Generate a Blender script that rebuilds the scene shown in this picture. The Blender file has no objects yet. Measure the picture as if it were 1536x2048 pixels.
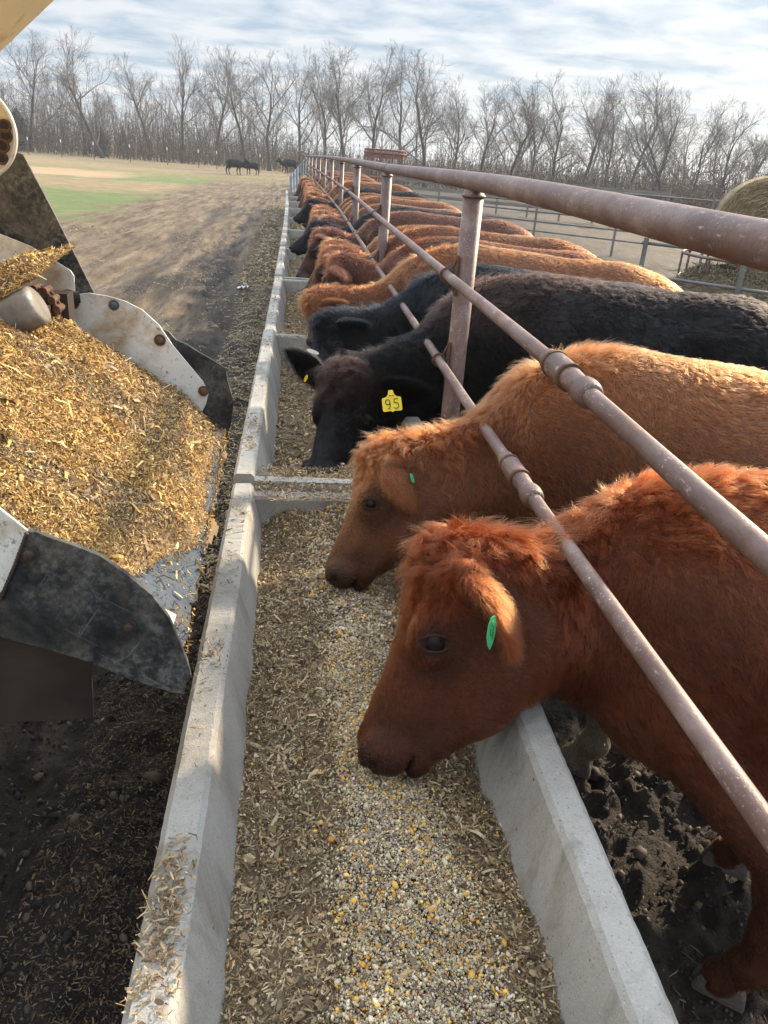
import bpy, math, numpy as np, time
from mathutils import Matrix, Vector
T0 = time.time()
sc = bpy.context.scene
COL = sc.collection
R = math.radians

# ---------------------------------------------------------------- camera
F, PITCH, ROLL, YAW, EYE = 1539.0, R(24.6), R(4.2), R(6.5), 1.8
_f = np.array([math.sin(YAW)*math.cos(PITCH), math.cos(YAW)*math.cos(PITCH), -math.sin(PITCH)])
_r0 = np.array([math.cos(YAW), -math.sin(YAW), 0.0])
_u0 = np.cross(_r0, _f)
_r = _r0*math.cos(ROLL) + _u0*math.sin(ROLL)
_u = -_r0*math.sin(ROLL) + _u0*math.cos(ROLL)
camd = bpy.data.cameras.new('camera')
camd.sensor_fit = 'VERTICAL'; camd.sensor_height = 36; camd.lens = F/2048*36
camd.clip_start = 0.05; camd.clip_end = 2000
cam = bpy.data.objects.new('camera', camd); COL.objects.link(cam)
M = Matrix.Identity(4)
for i in range(3):
    M[i][0] = _r[i]; M[i][1] = _u[i]; M[i][2] = -_f[i]
M[2][3] = EYE
cam.matrix_world = M
sc.camera = cam

def ray(x, y):
    return _f + _r*(x-768)/F - _u*(y-1024)/F
def at(x, y, Y):            # point of the vertical plane at distance Y along the bunk seen at photo pixel x, y
    d = ray(x, y); p = d*Y/d[1]; p[2] += EYE; return p
def atz(x, y, z):           # point of the level plane z
    d = ray(x, y); p = d*(z-EYE)/d[2]; p[2] += EYE; return p
def proj(p):
    p = np.asarray(p, float) - np.array([0, 0, EYE])
    return 768+F*(p@_r)/(p@_f), 1024-F*(p@_u)/(p@_f)

# ---------------------------------------------------------------- sky and sun
SUN_EL, SUN_AZ = R(25), R(50)
sc.view_settings.view_transform = 'Standard'; sc.view_settings.look = 'None'
sc.view_settings.exposure = 1.02; sc.view_settings.gamma = 1
w = bpy.data.worlds.new('World'); sc.world = w; w.use_nodes = True
nt = w.node_tree; nt.nodes.clear(); L = nt.links.new
def N(t, **k):
    n = nt.nodes.new(t)
    for a, b in k.items():
        if a[0] == '_':
            n.inputs[int(a[1:])].default_value = b
        else: setattr(n, a, b)
    return n
out = N('ShaderNodeOutputWorld'); bg = N('ShaderNodeBackground', _1=1.0); L(bg.outputs[0], out.inputs[0])
sky = N('ShaderNodeTexSky', sky_type='NISHITA', sun_disc=False, sun_elevation=SUN_EL, sun_rotation=SUN_AZ)
skym = N('ShaderNodeVectorMath', operation='SCALE'); skym.inputs[3].default_value = 0.10; L(sky.outputs[0], skym.inputs[0])
tc = N('ShaderNodeTexCoord'); sep = N('ShaderNodeSeparateXYZ'); L(tc.outputs['Generated'], sep.inputs[0])
mz = N('ShaderNodeMath', operation='MAXIMUM', _1=0.0); L(sep.outputs[2], mz.inputs[0])
za = N('ShaderNodeMath', operation='ADD', _1=0.09); L(mz.outputs[0], za.inputs[0])
dx = N('ShaderNodeMath', operation='DIVIDE'); L(sep.outputs[0], dx.inputs[0]); L(za.outputs[0], dx.inputs[1])
dy = N('ShaderNodeMath', operation='DIVIDE'); L(sep.outputs[1], dy.inputs[0]); L(za.outputs[0], dy.inputs[1])
cv = N('ShaderNodeCombineXYZ'); L(dx.outputs[0], cv.inputs[0]); L(dy.outputs[0], cv.inputs[1])
n1 = N('ShaderNodeTexNoise'); n1.inputs['Scale'].default_value = 2.5; n1.inputs['Detail'].default_value = 5; n1.inputs['Roughness'].default_value = 0.52; n1.inputs['Distortion'].default_value = 0.25
L(cv.outputs[0], n1.inputs['Vector'])
cr = N('ShaderNodeValToRGB'); L(n1.outputs[0], cr.inputs[0])
cr.color_ramp.elements[0].position = 0.36; cr.color_ramp.elements[0].color = (0.33, 0.44, 0.57, 1)
cr.color_ramp.elements[1].position = 0.60; cr.color_ramp.elements[1].color = (0.68, 0.71, 0.75, 1)
e = cr.color_ramp.elements.new(0.47); e.color = (0.50, 0.57, 0.66, 1)
# brighter veil of cloud round the sun
sd = (math.sin(SUN_AZ)*math.cos(SUN_EL), math.cos(SUN_AZ)*math.cos(SUN_EL), math.sin(SUN_EL))
dt = N('ShaderNodeVectorMath', operation='DOT_PRODUCT'); dt.inputs[1].default_value = sd; L(tc.outputs['Generated'], dt.inputs[0])
dm = N('ShaderNodeMath', operation='MAXIMUM', _1=0.0); L(dt.outputs['Value'], dm.inputs[0])
dp = N('ShaderNodeMath', operation='POWER', _1=12.0); L(dm.outputs[0], dp.inputs[0])
gl = N('ShaderNodeVectorMath', operation='SCALE'); gl.inputs[0].default_value = (0.34, 0.29, 0.20); L(dp.outputs[0], gl.inputs[3])
mixc = N('ShaderNodeMixRGB', _0=0.88); L(skym.outputs[0], mixc.inputs[1]); L(cr.outputs[0], mixc.inputs[2])
ad = N('ShaderNodeVectorMath', operation='ADD'); L(mixc.outputs[0], ad.inputs[0]); L(gl.outputs[0], ad.inputs[1])
mr_ = N('ShaderNodeMapRange'); mr_.interpolation_type = 'SMOOTHSTEP'; L(sep.outputs[2], mr_.inputs[0]); mr_.inputs[1].default_value = 0.10; mr_.inputs[2].default_value = 0.75; mr_.inputs[3].default_value = 0.60; mr_.inputs[4].default_value = 1.9
grd = N('ShaderNodeVectorMath', operation='SCALE'); L(ad.outputs[0], grd.inputs[0]); L(mr_.outputs[0], grd.inputs[3]); L(grd.outputs[0], bg.inputs[0])
sund = bpy.data.lights.new('sun', 'SUN'); sund.energy = 4.6; sund.angle = R(2.5); sund.color = (1, 0.82, 0.58)
sun = bpy.data.objects.new('sun', sund); COL.objects.link(sun)
sun.rotation_euler = Vector(sd).to_track_quat('Z', 'Y').to_euler()

# ---------------------------------------------------------------- helpers
def rnd(seed): return np.random.default_rng(seed)
def hash01(i, j, k=0, s=0):
    h = (i.astype(np.int64)*374761393 + j.astype(np.int64)*668265263 + np.asarray(k).astype(np.int64)*2147483647 + s*974711) & 0xffffffff
    h = ((h ^ (h >> 13))*1274126177) & 0xffffffff
    return ((h ^ (h >> 16)) & 0xffff)/65535.0
def vnoise(x, y, s=0):
    i = np.floor(x); j = np.floor(y); u = x-i; v = y-j
    u = u*u*(3-2*u); v = v*v*(3-2*v)
    a = hash01(i, j, 0, s); b = hash01(i+1, j, 0, s); c = hash01(i, j+1, 0, s); d = hash01(i+1, j+1, 0, s)
    return (a*(1-u)+b*u)*(1-v)+(c*(1-u)+d*u)*v
def fbm(x, y, o=4, s=0, g=0.5):
    t = 0; a = 1; n = 0
    for k in range(o):
        t = t + a*vnoise(x*2**k+k*17.3, y*2**k-k*9.1, s+k); n += a; a *= g
    return t/n
def smooth(a, b, x):
    t = np.clip((x-a)/(b-a), 0, 1); return t*t*(3-2*t)

def set_col(me, cols, name='col'):
    at_ = me.attributes.new(name, 'FLOAT_COLOR', 'POINT')
    c = np.ones((len(cols), 4), np.float32); c[:, :3] = cols
    at_.data.foreach_set('color', c.ravel())
def mesh_np(name, v, f, cols=None, sm=True):
    """mesh from vertex array and list/array of faces (all of one size, or list of arrays of several sizes)"""
    me = bpy.data.meshes.new(name)
    fs = f if isinstance(f, list) and len(f) and isinstance(f[0], np.ndarray) and f[0].ndim == 2 else [np.asarray(f)]
    fs = [q for q in fs if len(q)]
    v = np.asarray(v, np.float32)
    me.vertices.add(len(v)); me.vertices.foreach_set('co', v.ravel())
    loops = np.concatenate([q.ravel() for q in fs]).astype(np.int32)
    tot = np.concatenate([np.full(len(q), q.shape[1]) for q in fs]).astype(np.int32)
    start = np.concatenate([[0], np.cumsum(tot)[:-1]]).astype(np.int32)
    me.loops.add(len(loops)); me.loops.foreach_set('vertex_index', loops)
    me.polygons.add(len(tot)); me.polygons.foreach_set('loop_start', start); me.polygons.foreach_set('loop_total', tot)
    me.update(calc_edges=True); me.validate()
    me.polygons.foreach_set('use_smooth', np.full(len(me.polygons), sm))
    if cols is not None: set_col(me, cols)
    me.update()
    return me
def link(name, data, mat=None, parent=None, loc=(0, 0, 0)):
    o = bpy.data.objects.new(name, data); COL.objects.link(o); o.location = loc
    if mat is not None:
        data.materials.append(mat)
    if parent is not None: o.parent = parent
    return o
def tag(o, label=None, cat=None, group=None, kind=None):
    if label: o['label'] = label
    if cat: o['category'] = cat
    if group: o['group'] = group
    if kind: o['kind'] = kind
    return o
def thing(name, label, cat, loc=(0, 0, 0), rz=0, group=None):
    o = bpy.data.objects.new(name, None); COL.objects.link(o); o.location = loc; o.rotation_euler = (0, 0, rz)
    return tag(o, label, cat, group)
def copy_tree(o, parent=None):
    c = o.copy(); COL.objects.link(c)
    if parent is not None: c.parent = parent
    for ch in list(o.children): copy_tree(ch, c)
    return c

class MB:
    """collects shapes into one mesh"""
    def __init__(s): s.v = []; s.q = []; s.t = []; s.n = 0; s.ng = []
    def add(s, v, f):
        v = np.asarray(v, float); s.v.append(v)
        for q in f:
            (s.t if len(q) == 3 else s.q if len(q) == 4 else s.ng).append([i+s.n for i in q])
        s.n += len(v); return s
    def box(s, c, size, rot=None):
        c = np.asarray(c, float); h = np.asarray(size, float)/2
        p = np.array([[x, y, z] for x in (-1, 1) for y in (-1, 1) for z in (-1, 1)])*h
        if rot is not None: p = p@np.asarray(rot).T
        return s.add(p+c, [(0, 1, 3, 2), (4, 6, 7, 5), (0, 4, 5, 1), (2, 3, 7, 6), (0, 2, 6, 4), (1, 5, 7, 3)])
    def tube(s, pts, rad, n=12, cap=True):
        pts = np.asarray(pts, float); m = len(pts); rad = np.broadcast_to(np.asarray(rad, float), (m,))
        tg = np.gradient(pts, axis=0) if m > 2 else np.repeat([pts[-1]-pts[0]], m, 0)
        tg /= np.linalg.norm(tg, axis=1)[:, None]+1e-12
        a = np.array([0, 0, 1.0]) if abs(tg[0, 2]) < .9 else np.array([1.0, 0, 0])
        V = []; 
        for i in range(m):
            u = np.cross(tg[i], a); u /= np.linalg.norm(u); w_ = np.cross(u, tg[i]); a = w_
            th = np.arange(n)*2*math.pi/n
            V.append(pts[i]+rad[i]*(np.cos(th)[:, None]*u+np.sin(th)[:, None]*w_))
        f = [(i*n+j, i*n+(j+1) % n, (i+1)*n+(j+1) % n, (i+1)*n+j) for i in range(m-1) for j in range(n)]
        if cap: f += [tuple(range(n))[::-1], tuple((m-1)*n+j for j in range(n))]
        return s.add(np.concatenate(V), f)
    def plate(s, outline, th):
        """outline: 3-D points of a flat outline; thickness vector th"""
        o = np.asarray(outline, float); n = len(o); th = np.asarray(th, float)
        f = [tuple(range(n)), tuple(range(n, 2*n))[::-1]]+[(i, i+n, (i+1) % n+n, (i+1) % n) for i in range(n)]
        return s.add(np.concatenate([o, o+th]), f)
    def build(s, name, mat, parent=None, sm=False, loc=(0, 0, 0), cols=None, bevel=0):
        me = bpy.data.meshes.new(name)
        me.from_pydata(np.concatenate(s.v).tolist(), [], s.q+s.t+s.ng); 
        me.polygons.foreach_set('use_smooth', np.full(len(me.polygons), sm)); me.update()
        import bmesh
        b = bmesh.new(); b.from_mesh(me); bmesh.ops.recalc_face_normals(b, faces=b.faces); b.to_mesh(me); b.free()
        o = link(name, me, mat, parent, loc)
        if bevel:
            m = o.modifiers.new('bevel', 'BEVEL'); m.width = bevel; m.segments = 2; m.limit_method = 'ANGLE'
        return o

# ---------------------------------------------------------------- materials
def new_mat(name):
    m = bpy.data.materials.new(name); m.use_nodes = True
    t = m.node_tree; b = t.nodes['Principled BSDF']
    return m, t, b
def node(t, typ, ins=None, **k):
    n = t.nodes.new(typ)
    for a, b in k.items(): setattr(n, a, b)
    for a, b in (ins or {}).items():
        if hasattr(b, 'is_linked') or isinstance(b, bpy.types.NodeSocket): t.links.new(b, n.inputs[a])
        else: n.inputs[a].default_value = b
    return n
def noise(t, vec, scale, detail=4, rough=.55, dist=0):
    return node(t, 'ShaderNodeTexNoise', {'Vector': vec, 'Scale': scale, 'Detail': detail, 'Roughness': rough, 'Distortion': dist})
def ramp(t, fac, stops):
    n = node(t, 'ShaderNodeValToRGB', {'Fac': fac}); r = n.color_ramp
    while len(r.elements) < len(stops): r.elements.new(.5)
    for e_, (p, c) in zip(r.elements, stops):
        e_.position = p; e_.color = (*c, 1) if not np.isscalar(c) else (c, c, c, 1)
    return n
def mix(t, fac, a, b, mode='MIX'):
    n = node(t, 'ShaderNodeMixRGB', blend_type=mode)
    for i, q in enumerate((fac, a, b)):
        if isinstance(q, bpy.types.NodeSocket): t.links.new(q, n.inputs[i])
        elif i == 0: n.inputs[0].default_value = q
        else: n.inputs[i].default_value = (*q, 1)
    return n
def coords(t, sc_=(1, 1, 1)):
    c = node(t, 'ShaderNodeTexCoord')
    m = node(t, 'ShaderNodeMapping', {'Vector': c.outputs['Object'], 'Scale': sc_}); return m.outputs[0]
def bump(t, b, h, strength=.5, dist=.01):
    n = node(t, 'ShaderNodeBump', {'Height': h, 'Strength': strength, 'Distance': dist}); t.links.new(n.outputs[0], b.inputs['Normal']); return n
def mat_noise(name, stops, scale, rough=.8, bs=.4, bd=.005, bscale=None, metal=0, stretch=(1, 1, 1), dirt=None, spec=.3, detail=6):
    m, t, b = new_mat(name); v = coords(t, stretch)
    n = noise(t, v, scale, detail, .62); c = ramp(t, n.outputs[0], stops).outputs[0]
    if dirt:                       # (colour, scale, low, high)
        d = noise(t, v, dirt[1], 6, .65, .3); k = ramp(t, d.outputs[0], [(dirt[2], 0), (dirt[3], 1)])
        c = mix(t, k.outputs[0], c, dirt[0]).outputs[0]
    t.links.new(c, b.inputs['Base Color']); b.inputs['Roughness'].default_value = rough; b.inputs['Metallic'].default_value = metal
    b.inputs['Specular IOR Level'].default_value = spec
    n2 = noise(t, v, bscale or scale*3, 6, .6); bump(t, b, n2.outputs[0], bs, bd)
    return m

def mat_attr(name, rough=.75, spec=.25, bs=0, bscale=300, gain=1.0, sub=0):
    m, t, b = new_mat(name)
    a = node(t, 'ShaderNodeAttribute', attribute_name='col')
    t.links.new(a.outputs['Color'], b.inputs['Base Color'])
    b.inputs['Roughness'].default_value = rough; b.inputs['Specular IOR Level'].default_value = spec
    if bs:
        bump(t, b, noise(t, coords(t), bscale, 3).outputs[0], bs, .002)
    return m
M_FEED = mat_attr('feed_pieces', .7, .3)
M_GRAIN = mat_attr('grain_pieces', .6, .3)

def mat_concrete():
    m, t, b = new_mat('weathered_concrete'); v = coords(t)
    n = noise(t, v, 3.0, 6, .6); c = ramp(t, n.outputs[0], [(.3, (.26, .248, .225)), (.7, (.385, .37, .335))]).outputs[0]
    sp = noise(t, v, 220, 3, .7); c = mix(t, ramp(t, sp.outputs[0], [(.54, 0), (.74, .6)]).outputs[0], c, (.50, .485, .455)).outputs[0]
    sp2 = noise(t, v, 170, 3, .6); c = mix(t, ramp(t, sp2.outputs[0], [(.30, .8), (.40, 0)]).outputs[0], c, (.15, .14, .125)).outputs[0]
    vo = node(t, 'ShaderNodeTexVoronoi', {'Vector': v, 'Scale': 34.0}); pit = ramp(t, vo.outputs['Distance'], [(.06, 1), (.14, 0)])
    rnd_ = node(t, 'ShaderNodeSeparateColor', {'Color': vo.outputs['Color']}); pk = ramp(t, rnd_.outputs[0], [(.86, 0), (.88, 1)])
    pitf = node(t, 'ShaderNodeMath', {0: pit.outputs[0], 1: pk.outputs[0]}, operation='MULTIPLY')
    c = mix(t, pitf.outputs[0], c, (.09, .085, .075)).outputs[0]
    st = noise(t, coords(t, (1, 1, .35)), 6, 6, .7, .6); c = mix(t, ramp(t, st.outputs[0], [(.50, 0), (.68, .7)]).outputs[0], c, (.17, .145, .11)).outputs[0]
    t.links.new(c, b.inputs['Base Color']); b.inputs['Roughness'].default_value = .85; b.inputs['Specular IOR Level'].default_value = .25
    h = node(t, 'ShaderNodeMath', {0: sp.outputs[0], 1: pitf.outputs[0]}, operation='SUBTRACT')
    bump(t, b, h.outputs[0], .6, .004)
    return m
M_CONC = mat_concrete()

def mat_pipe():
    m, t, b = new_mat('rusty_painted_pipe'); v = coords(t)
    n = noise(t, v, 5, 6, .65); c = ramp(t, n.outputs[0], [(.3, (.085, .050, .044)), (.5, (.135, .085, .075)), (.62, (.19, .135, .12)), (.75, (.27, .21, .185))]).outputs[0]
    s = noise(t, coords(t, (1, .35, 1)), 60, 4, .7); c = mix(t, ramp(t, s.outputs[0], [(.60, 0), (.68, .9)]).outputs[0], c, (.36, .28, .24)).outputs[0]
    d = noise(t, v, 160, 3, .6); pk = ramp(t, noise(t, v, 4, 4, .6).outputs[0], [(.45, 0), (.62, 1)]); pm = node(t, 'ShaderNodeMath', {0: ramp(t, d.outputs[0], [(.62, 0), (.68, .9)]).outputs[0], 1: pk.outputs[0]}, operation='MULTIPLY'); c = mix(t, pm.outputs[0], c, (.55, .5, .42)).outputs[0]
    rs = noise(t, coords(t, (1, .5, 1)), 11, 7, .75, .5); c = mix(t, ramp(t, rs.outputs[0], [(.52, 0), (.64, .75)]).outputs[0], c, (.13, .055, .032)).outputs[0]
    t.links.new(c, b.inputs['Base Color']); b.inputs['Roughness'].default_value = .5; b.inputs['Specular IOR Level'].default_value = .4
    bump(t, b, noise(t, v, 90, 5, .7).outputs[0], .5, .003)
    return m
M_PIPE = mat_pipe()
M_RUST = mat_noise('dark_rust', [(.3, (.05, .028, .02)), (.7, (.16, .08, .045))], 40, .8, .5, .002)
def specks(m, col=(.08, .07, .055), sc_=75, lo=.60, hi=.66):
    t = m.node_tree; b = t.nodes['Principled BSDF']; src = b.inputs['Base Color'].links[0].from_socket; v = coords(t)
    a_ = ramp(t, noise(t, v, sc_, 4, .7).outputs[0], [(lo, 0), (hi, 1)]); k_ = ramp(t, noise(t, v, 5, 4, .6).outputs[0], [(.38, .1), (.62, 1)])
    f_ = node(t, 'ShaderNodeMath', {0: a_.outputs[0], 1: k_.outputs[0]}, operation='MULTIPLY'); t.links.new(mix(t, f_.outputs[0], src, col).outputs[0], b.inputs['Base Color']); return m
M_WHITE = mat_noise('dirty_white_steel', [(.3, (.50, .51, .49)), (.7, (.66, .66, .63))], 4, .42, .08, .002, dirt=((.33, .24, .13), 7, .50, .70), spec=.45)
M_CREAM = mat_noise('cream_paint', [(.3, (.60, .50, .30)), (.7, (.68, .58, .37))], 3, .4, .06, .002, dirt=((.36, .22, .10), 8, .56, .70), spec=.45)
def mat_rubber():
    m, t, b = new_mat('scuffed_black_rubber'); v = coords(t)
    n = noise(t, v, 14, 7, .65); c = ramp(t, n.outputs[0], [(.32, (.007, .008, .010)), (.55, (.018, .020, .023)), (.72, (.07, .07, .068))]).outputs[0]
    d = noise(t, v, 5, 7, .7, .4); c = mix(t, ramp(t, d.outputs[0], [(.48, 0), (.70, .9)]).outputs[0], c, (.10, .088, .068)).outputs[0]
    g = noise(t, v, 70, 6, .8); gm = node(t, 'ShaderNodeMath', {0: ramp(t, g.outputs[0], [(.46, 0), (.62, 1)]).outputs[0], 1: ramp(t, noise(t, v, 7, 4, .6).outputs[0], [(.35, 0), (.62, .75)]).outputs[0]}, operation='MULTIPLY')
    c = mix(t, gm.outputs[0], c, (.15, .15, .14)).outputs[0]
    for rot, sc_ in ((1.0, (90, 90, 7)), (-.6, (130, 130, 9))):        # fine scratches
        mp0 = node(t, 'ShaderNodeMapping', {'Vector': v, 'Rotation': (0, rot, 0)}); mp = node(t, 'ShaderNodeMapping', {'Vector': mp0.outputs[0], 'Scale': sc_})
        k = noise(t, mp.outputs[0], 1, 2, .5); c = mix(t, ramp(t, k.outputs[0], [(.66, 0), (.74, .4)]).outputs[0], c, (.16, .16, .155)).outputs[0]
    t.links.new(c, b.inputs['Base Color']); b.inputs['Roughness'].default_value = .55; b.inputs['Specular IOR Level'].default_value = .3
    bump(t, b, noise(t, v, 30, 5, .7).outputs[0], .5, .004); return m
M_RUBBER = mat_rubber(); specks(M_WHITE); specks(M_CREAM, (.22, .12, .05), 40, .62, .68)
M_TRAY = mat_noise('worn_steel_tray', [(.3, (.055, .068, .082)), (.7, (.09, .108, .128))], 6, .8, .12, .001, dirt=((.12, .10, .07), 9, .52, .66), spec=.06)
M_DARKSTEEL = mat_noise('dark_dirty_steel', [(.3, (.018, .013, .011)), (.7, (.05, .036, .03))], 5, .7, .3, .002)
M_HOOF = mat_noise('hoof_horn', [(.3, (.05, .04, .032)), (.7, (.14, .11, .085))], 30, .7, .4, .002, stretch=(1, 1, 4))
M_EYE, _t, _b = new_mat('wet_dark_eye'); _b.inputs['Base Color'].default_value = (.008, .006, .006, 1); _b.inputs['Roughness'].default_value = .07; _b.inputs['Specular IOR Level'].default_value = .14
M_LID = mat_noise('eyelid_skin', [(.3, (.028, .011, .007)), (.7, (.05, .020, .012))], 40, .75, .2, .001, spec=.12)
def flat_mat(name, c, rough=.5, spec=.4, sub=0):
    m, t, b = new_mat(name); v = coords(t)
    n = noise(t, v, 60, 4); cc = mix(t, n.outputs[0], tuple(q*.8 for q in c), tuple(min(1, q*1.15) for q in c))
    t.links.new(cc.outputs[0], b.inputs['Base Color']); b.inputs['Roughness'].default_value = rough; b.inputs['Specular IOR Level'].default_value = spec
    return m
M_TAGG = flat_mat('green_tag_plastic', (.06, .42, .16), .4)
M_TAGY = flat_mat('yellow_tag_plastic', (.75, .58, .02), .4)
M_INK = flat_mat('black_ink', (.015, .015, .015), .6)

def mat_hide():
    """skin and short coat of a cow: the object's colour times the painted pattern, dark bare muzzle where the pattern says so"""
    m, t, b = new_mat('cow_hide')
    a = node(t, 'ShaderNodeAttribute', attribute_name='col'); oi = node(t, 'ShaderNodeObjectInfo')
    c = mix(t, 1, oi.outputs['Color'], a.outputs['Color'], 'MULTIPLY').outputs[0]
    v = coords(t)
    n = noise(t, coords(t, (1, 1, .25)), 45, 5, .7); c = mix(t, 1, c, ramp(t, n.outputs[0], [(.3, .65), (.7, 1.15)]).outputs[0], 'MULTIPLY').outputs[0]
    t.links.new(c, b.inputs['Base Color']); wt = node(t, 'ShaderNodeAttribute', attribute_name='wet').outputs['Fac']
    ro = node(t, 'ShaderNodeMapRange', {'Value': wt, 'To Min': .65, 'To Max': .30}); t.links.new(ro.outputs[0], b.inputs['Roughness']); b.inputs['Specular IOR Level'].default_value = .25
    vo = node(t, 'ShaderNodeTexVoronoi', {'Vector': v, 'Scale': 170.0}); hm = node(t, 'ShaderNodeMath', {0: vo.outputs['Distance'], 1: wt}, operation='MULTIPLY'); hs = node(t, 'ShaderNodeMath', {0: n.outputs[0], 1: hm.outputs[0]}, operation='SUBTRACT')
    bump(t, b, hs.outputs[0], .6, .005)
    return m
M_HIDE = mat_hide()
def mat_hair(nm, ior, ro):
    m = bpy.data.materials.new(nm); m.use_nodes = True; t = m.node_tree; t.nodes.clear()
    o = node(t, 'ShaderNodeOutputMaterial')
    a = node(t, 'ShaderNodeAttribute', attribute_name='col'); oi = node(t, 'ShaderNodeObjectInfo')
    c = mix(t, 1, oi.outputs['Color'], a.outputs['Color'], 'MULTIPLY').outputs[0]
    h = node(t, 'ShaderNodeBsdfHairPrincipled', {'Color': c, 'Roughness': ro, 'Radial Roughness': .5, 'Random Roughness': .2, 'IOR': ior})
    h.parametrization = 'COLOR'
    t.links.new(h.outputs[0], o.inputs[0])
    return m
M_HAIR = mat_hair('cow_hair', 1.28, .33); M_HAIRB = mat_hair('black_cow_hair', 1.13, .45)
def shift(Y): return -(0.012*Y + 0.0004*Y*Y)      # the bunk line bends gently to the left
# ---------------------------------------------------------------- cows
import openvdb
def nrmz(a): a = np.asarray(a, float); return a/(np.linalg.norm(a)+1e-12)
class Field:
    def __init__(s, lo, hi, cell):
        s.lo = np.array(lo, float); s.cell = cell; s.n = np.ceil((np.array(hi)-s.lo)/cell).astype(int)+1
        s.D = np.full(s.n, 1.0, np.float32)
    def sub(s, lo, hi):
        a = np.clip(np.floor((lo-s.lo)/s.cell).astype(int), 0, s.n); b = np.clip(np.ceil((hi-s.lo)/s.cell).astype(int)+1, 0, s.n)
        g = [s.lo[i]+s.cell*np.arange(a[i], b[i]) for i in range(3)]
        X = np.stack(np.meshgrid(*g, indexing='ij'), -1).astype(np.float32)
        return tuple(slice(a[i], b[i]) for i in range(3)), X
    def merge(s, sl, d, k, cut):
        D = s.D[sl]; d = d.astype(np.float32)
        if cut:
            h = np.clip(.5-.5*(D+d)/k, 0, 1); s.D[sl] = D*(1-h)-d*h+k*h*(1-h)
        else:
            h = np.clip(.5+.5*(D-d)/k, 0, 1); s.D[sl] = D*(1-h)+d*h-k*h*(1-h)
    def ell(s, c, r, k=.05, rot=None, cut=False):
        c = np.asarray(c, float); r = np.asarray(r, float); mg = k+.03; rr = r.max() if rot is not None else r
        sl, X = s.sub(c-rr-mg, c+rr+mg)
        if 0 in X.shape: return
        P = X-c.astype(np.float32)
        if rot is not None: P = P@np.asarray(rot, np.float32)     # columns of rot: the ellipsoid's axes
        k0 = np.linalg.norm(P/r, axis=-1); k1 = np.linalg.norm(P/(r*r), axis=-1)+1e-6
        s.merge(sl, k0*(k0-1)/k1, k, cut)
    def cone(s, a, b, ra, rb, k=.05, cut=False, sy=1.0):
        """tapered capsule; sy < 1 flattens it sideways"""
        a = np.array(a, float); b = np.array(b, float); rm = max(ra, rb)+k+.03
        sl, X = s.sub(np.minimum(a, b)-rm, np.maximum(a, b)+rm)
        if 0 in X.shape: return
        d = b-a; t = np.clip(((X-a)@d)/(d@d), 0, 1)
        Q = X-(a+t[..., None]*d); Q[..., 1] /= sy
        s.merge(sl, (np.linalg.norm(Q, axis=-1)-(ra+(rb-ra)*t))*(sy**.5), k, cut)
    def mesh(s):
        g = openvdb.FloatGrid(); g.background = 1.0
        g.copyFromArray(s.D); 
        p, q = g.convertToQuads(0.0)
        return p*s.cell+s.lo, q.astype(np.int64)

class Head:
    """frame of a head: P poll, M tip of the muzzle, side = direction of the cow's left (y = -1 when it looks ahead)"""
    def __init__(s, P, Mz, side, hk=1.0):
        s.P = np.asarray(P, float); s.u = nrmz(np.asarray(Mz)-s.P); s.k = np.linalg.norm(np.asarray(Mz)-s.P)/.50*hk
        sd = np.asarray(side, float); s.s = nrmz(sd-(sd@s.u)*s.u); s.n = np.cross(s.s, s.u)
        if s.n[0] > 0 and abs(s.n[0]) > .01: s.n = -s.n
        s.rot = np.stack([s.u, s.n, s.s], 1)
    def at(s, u, n, w=0): return s.P+s.k*(u*s.u+n*s.n+w*s.s)
    def loc(s, X): return (X-s.P)@s.rot/s.k

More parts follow.
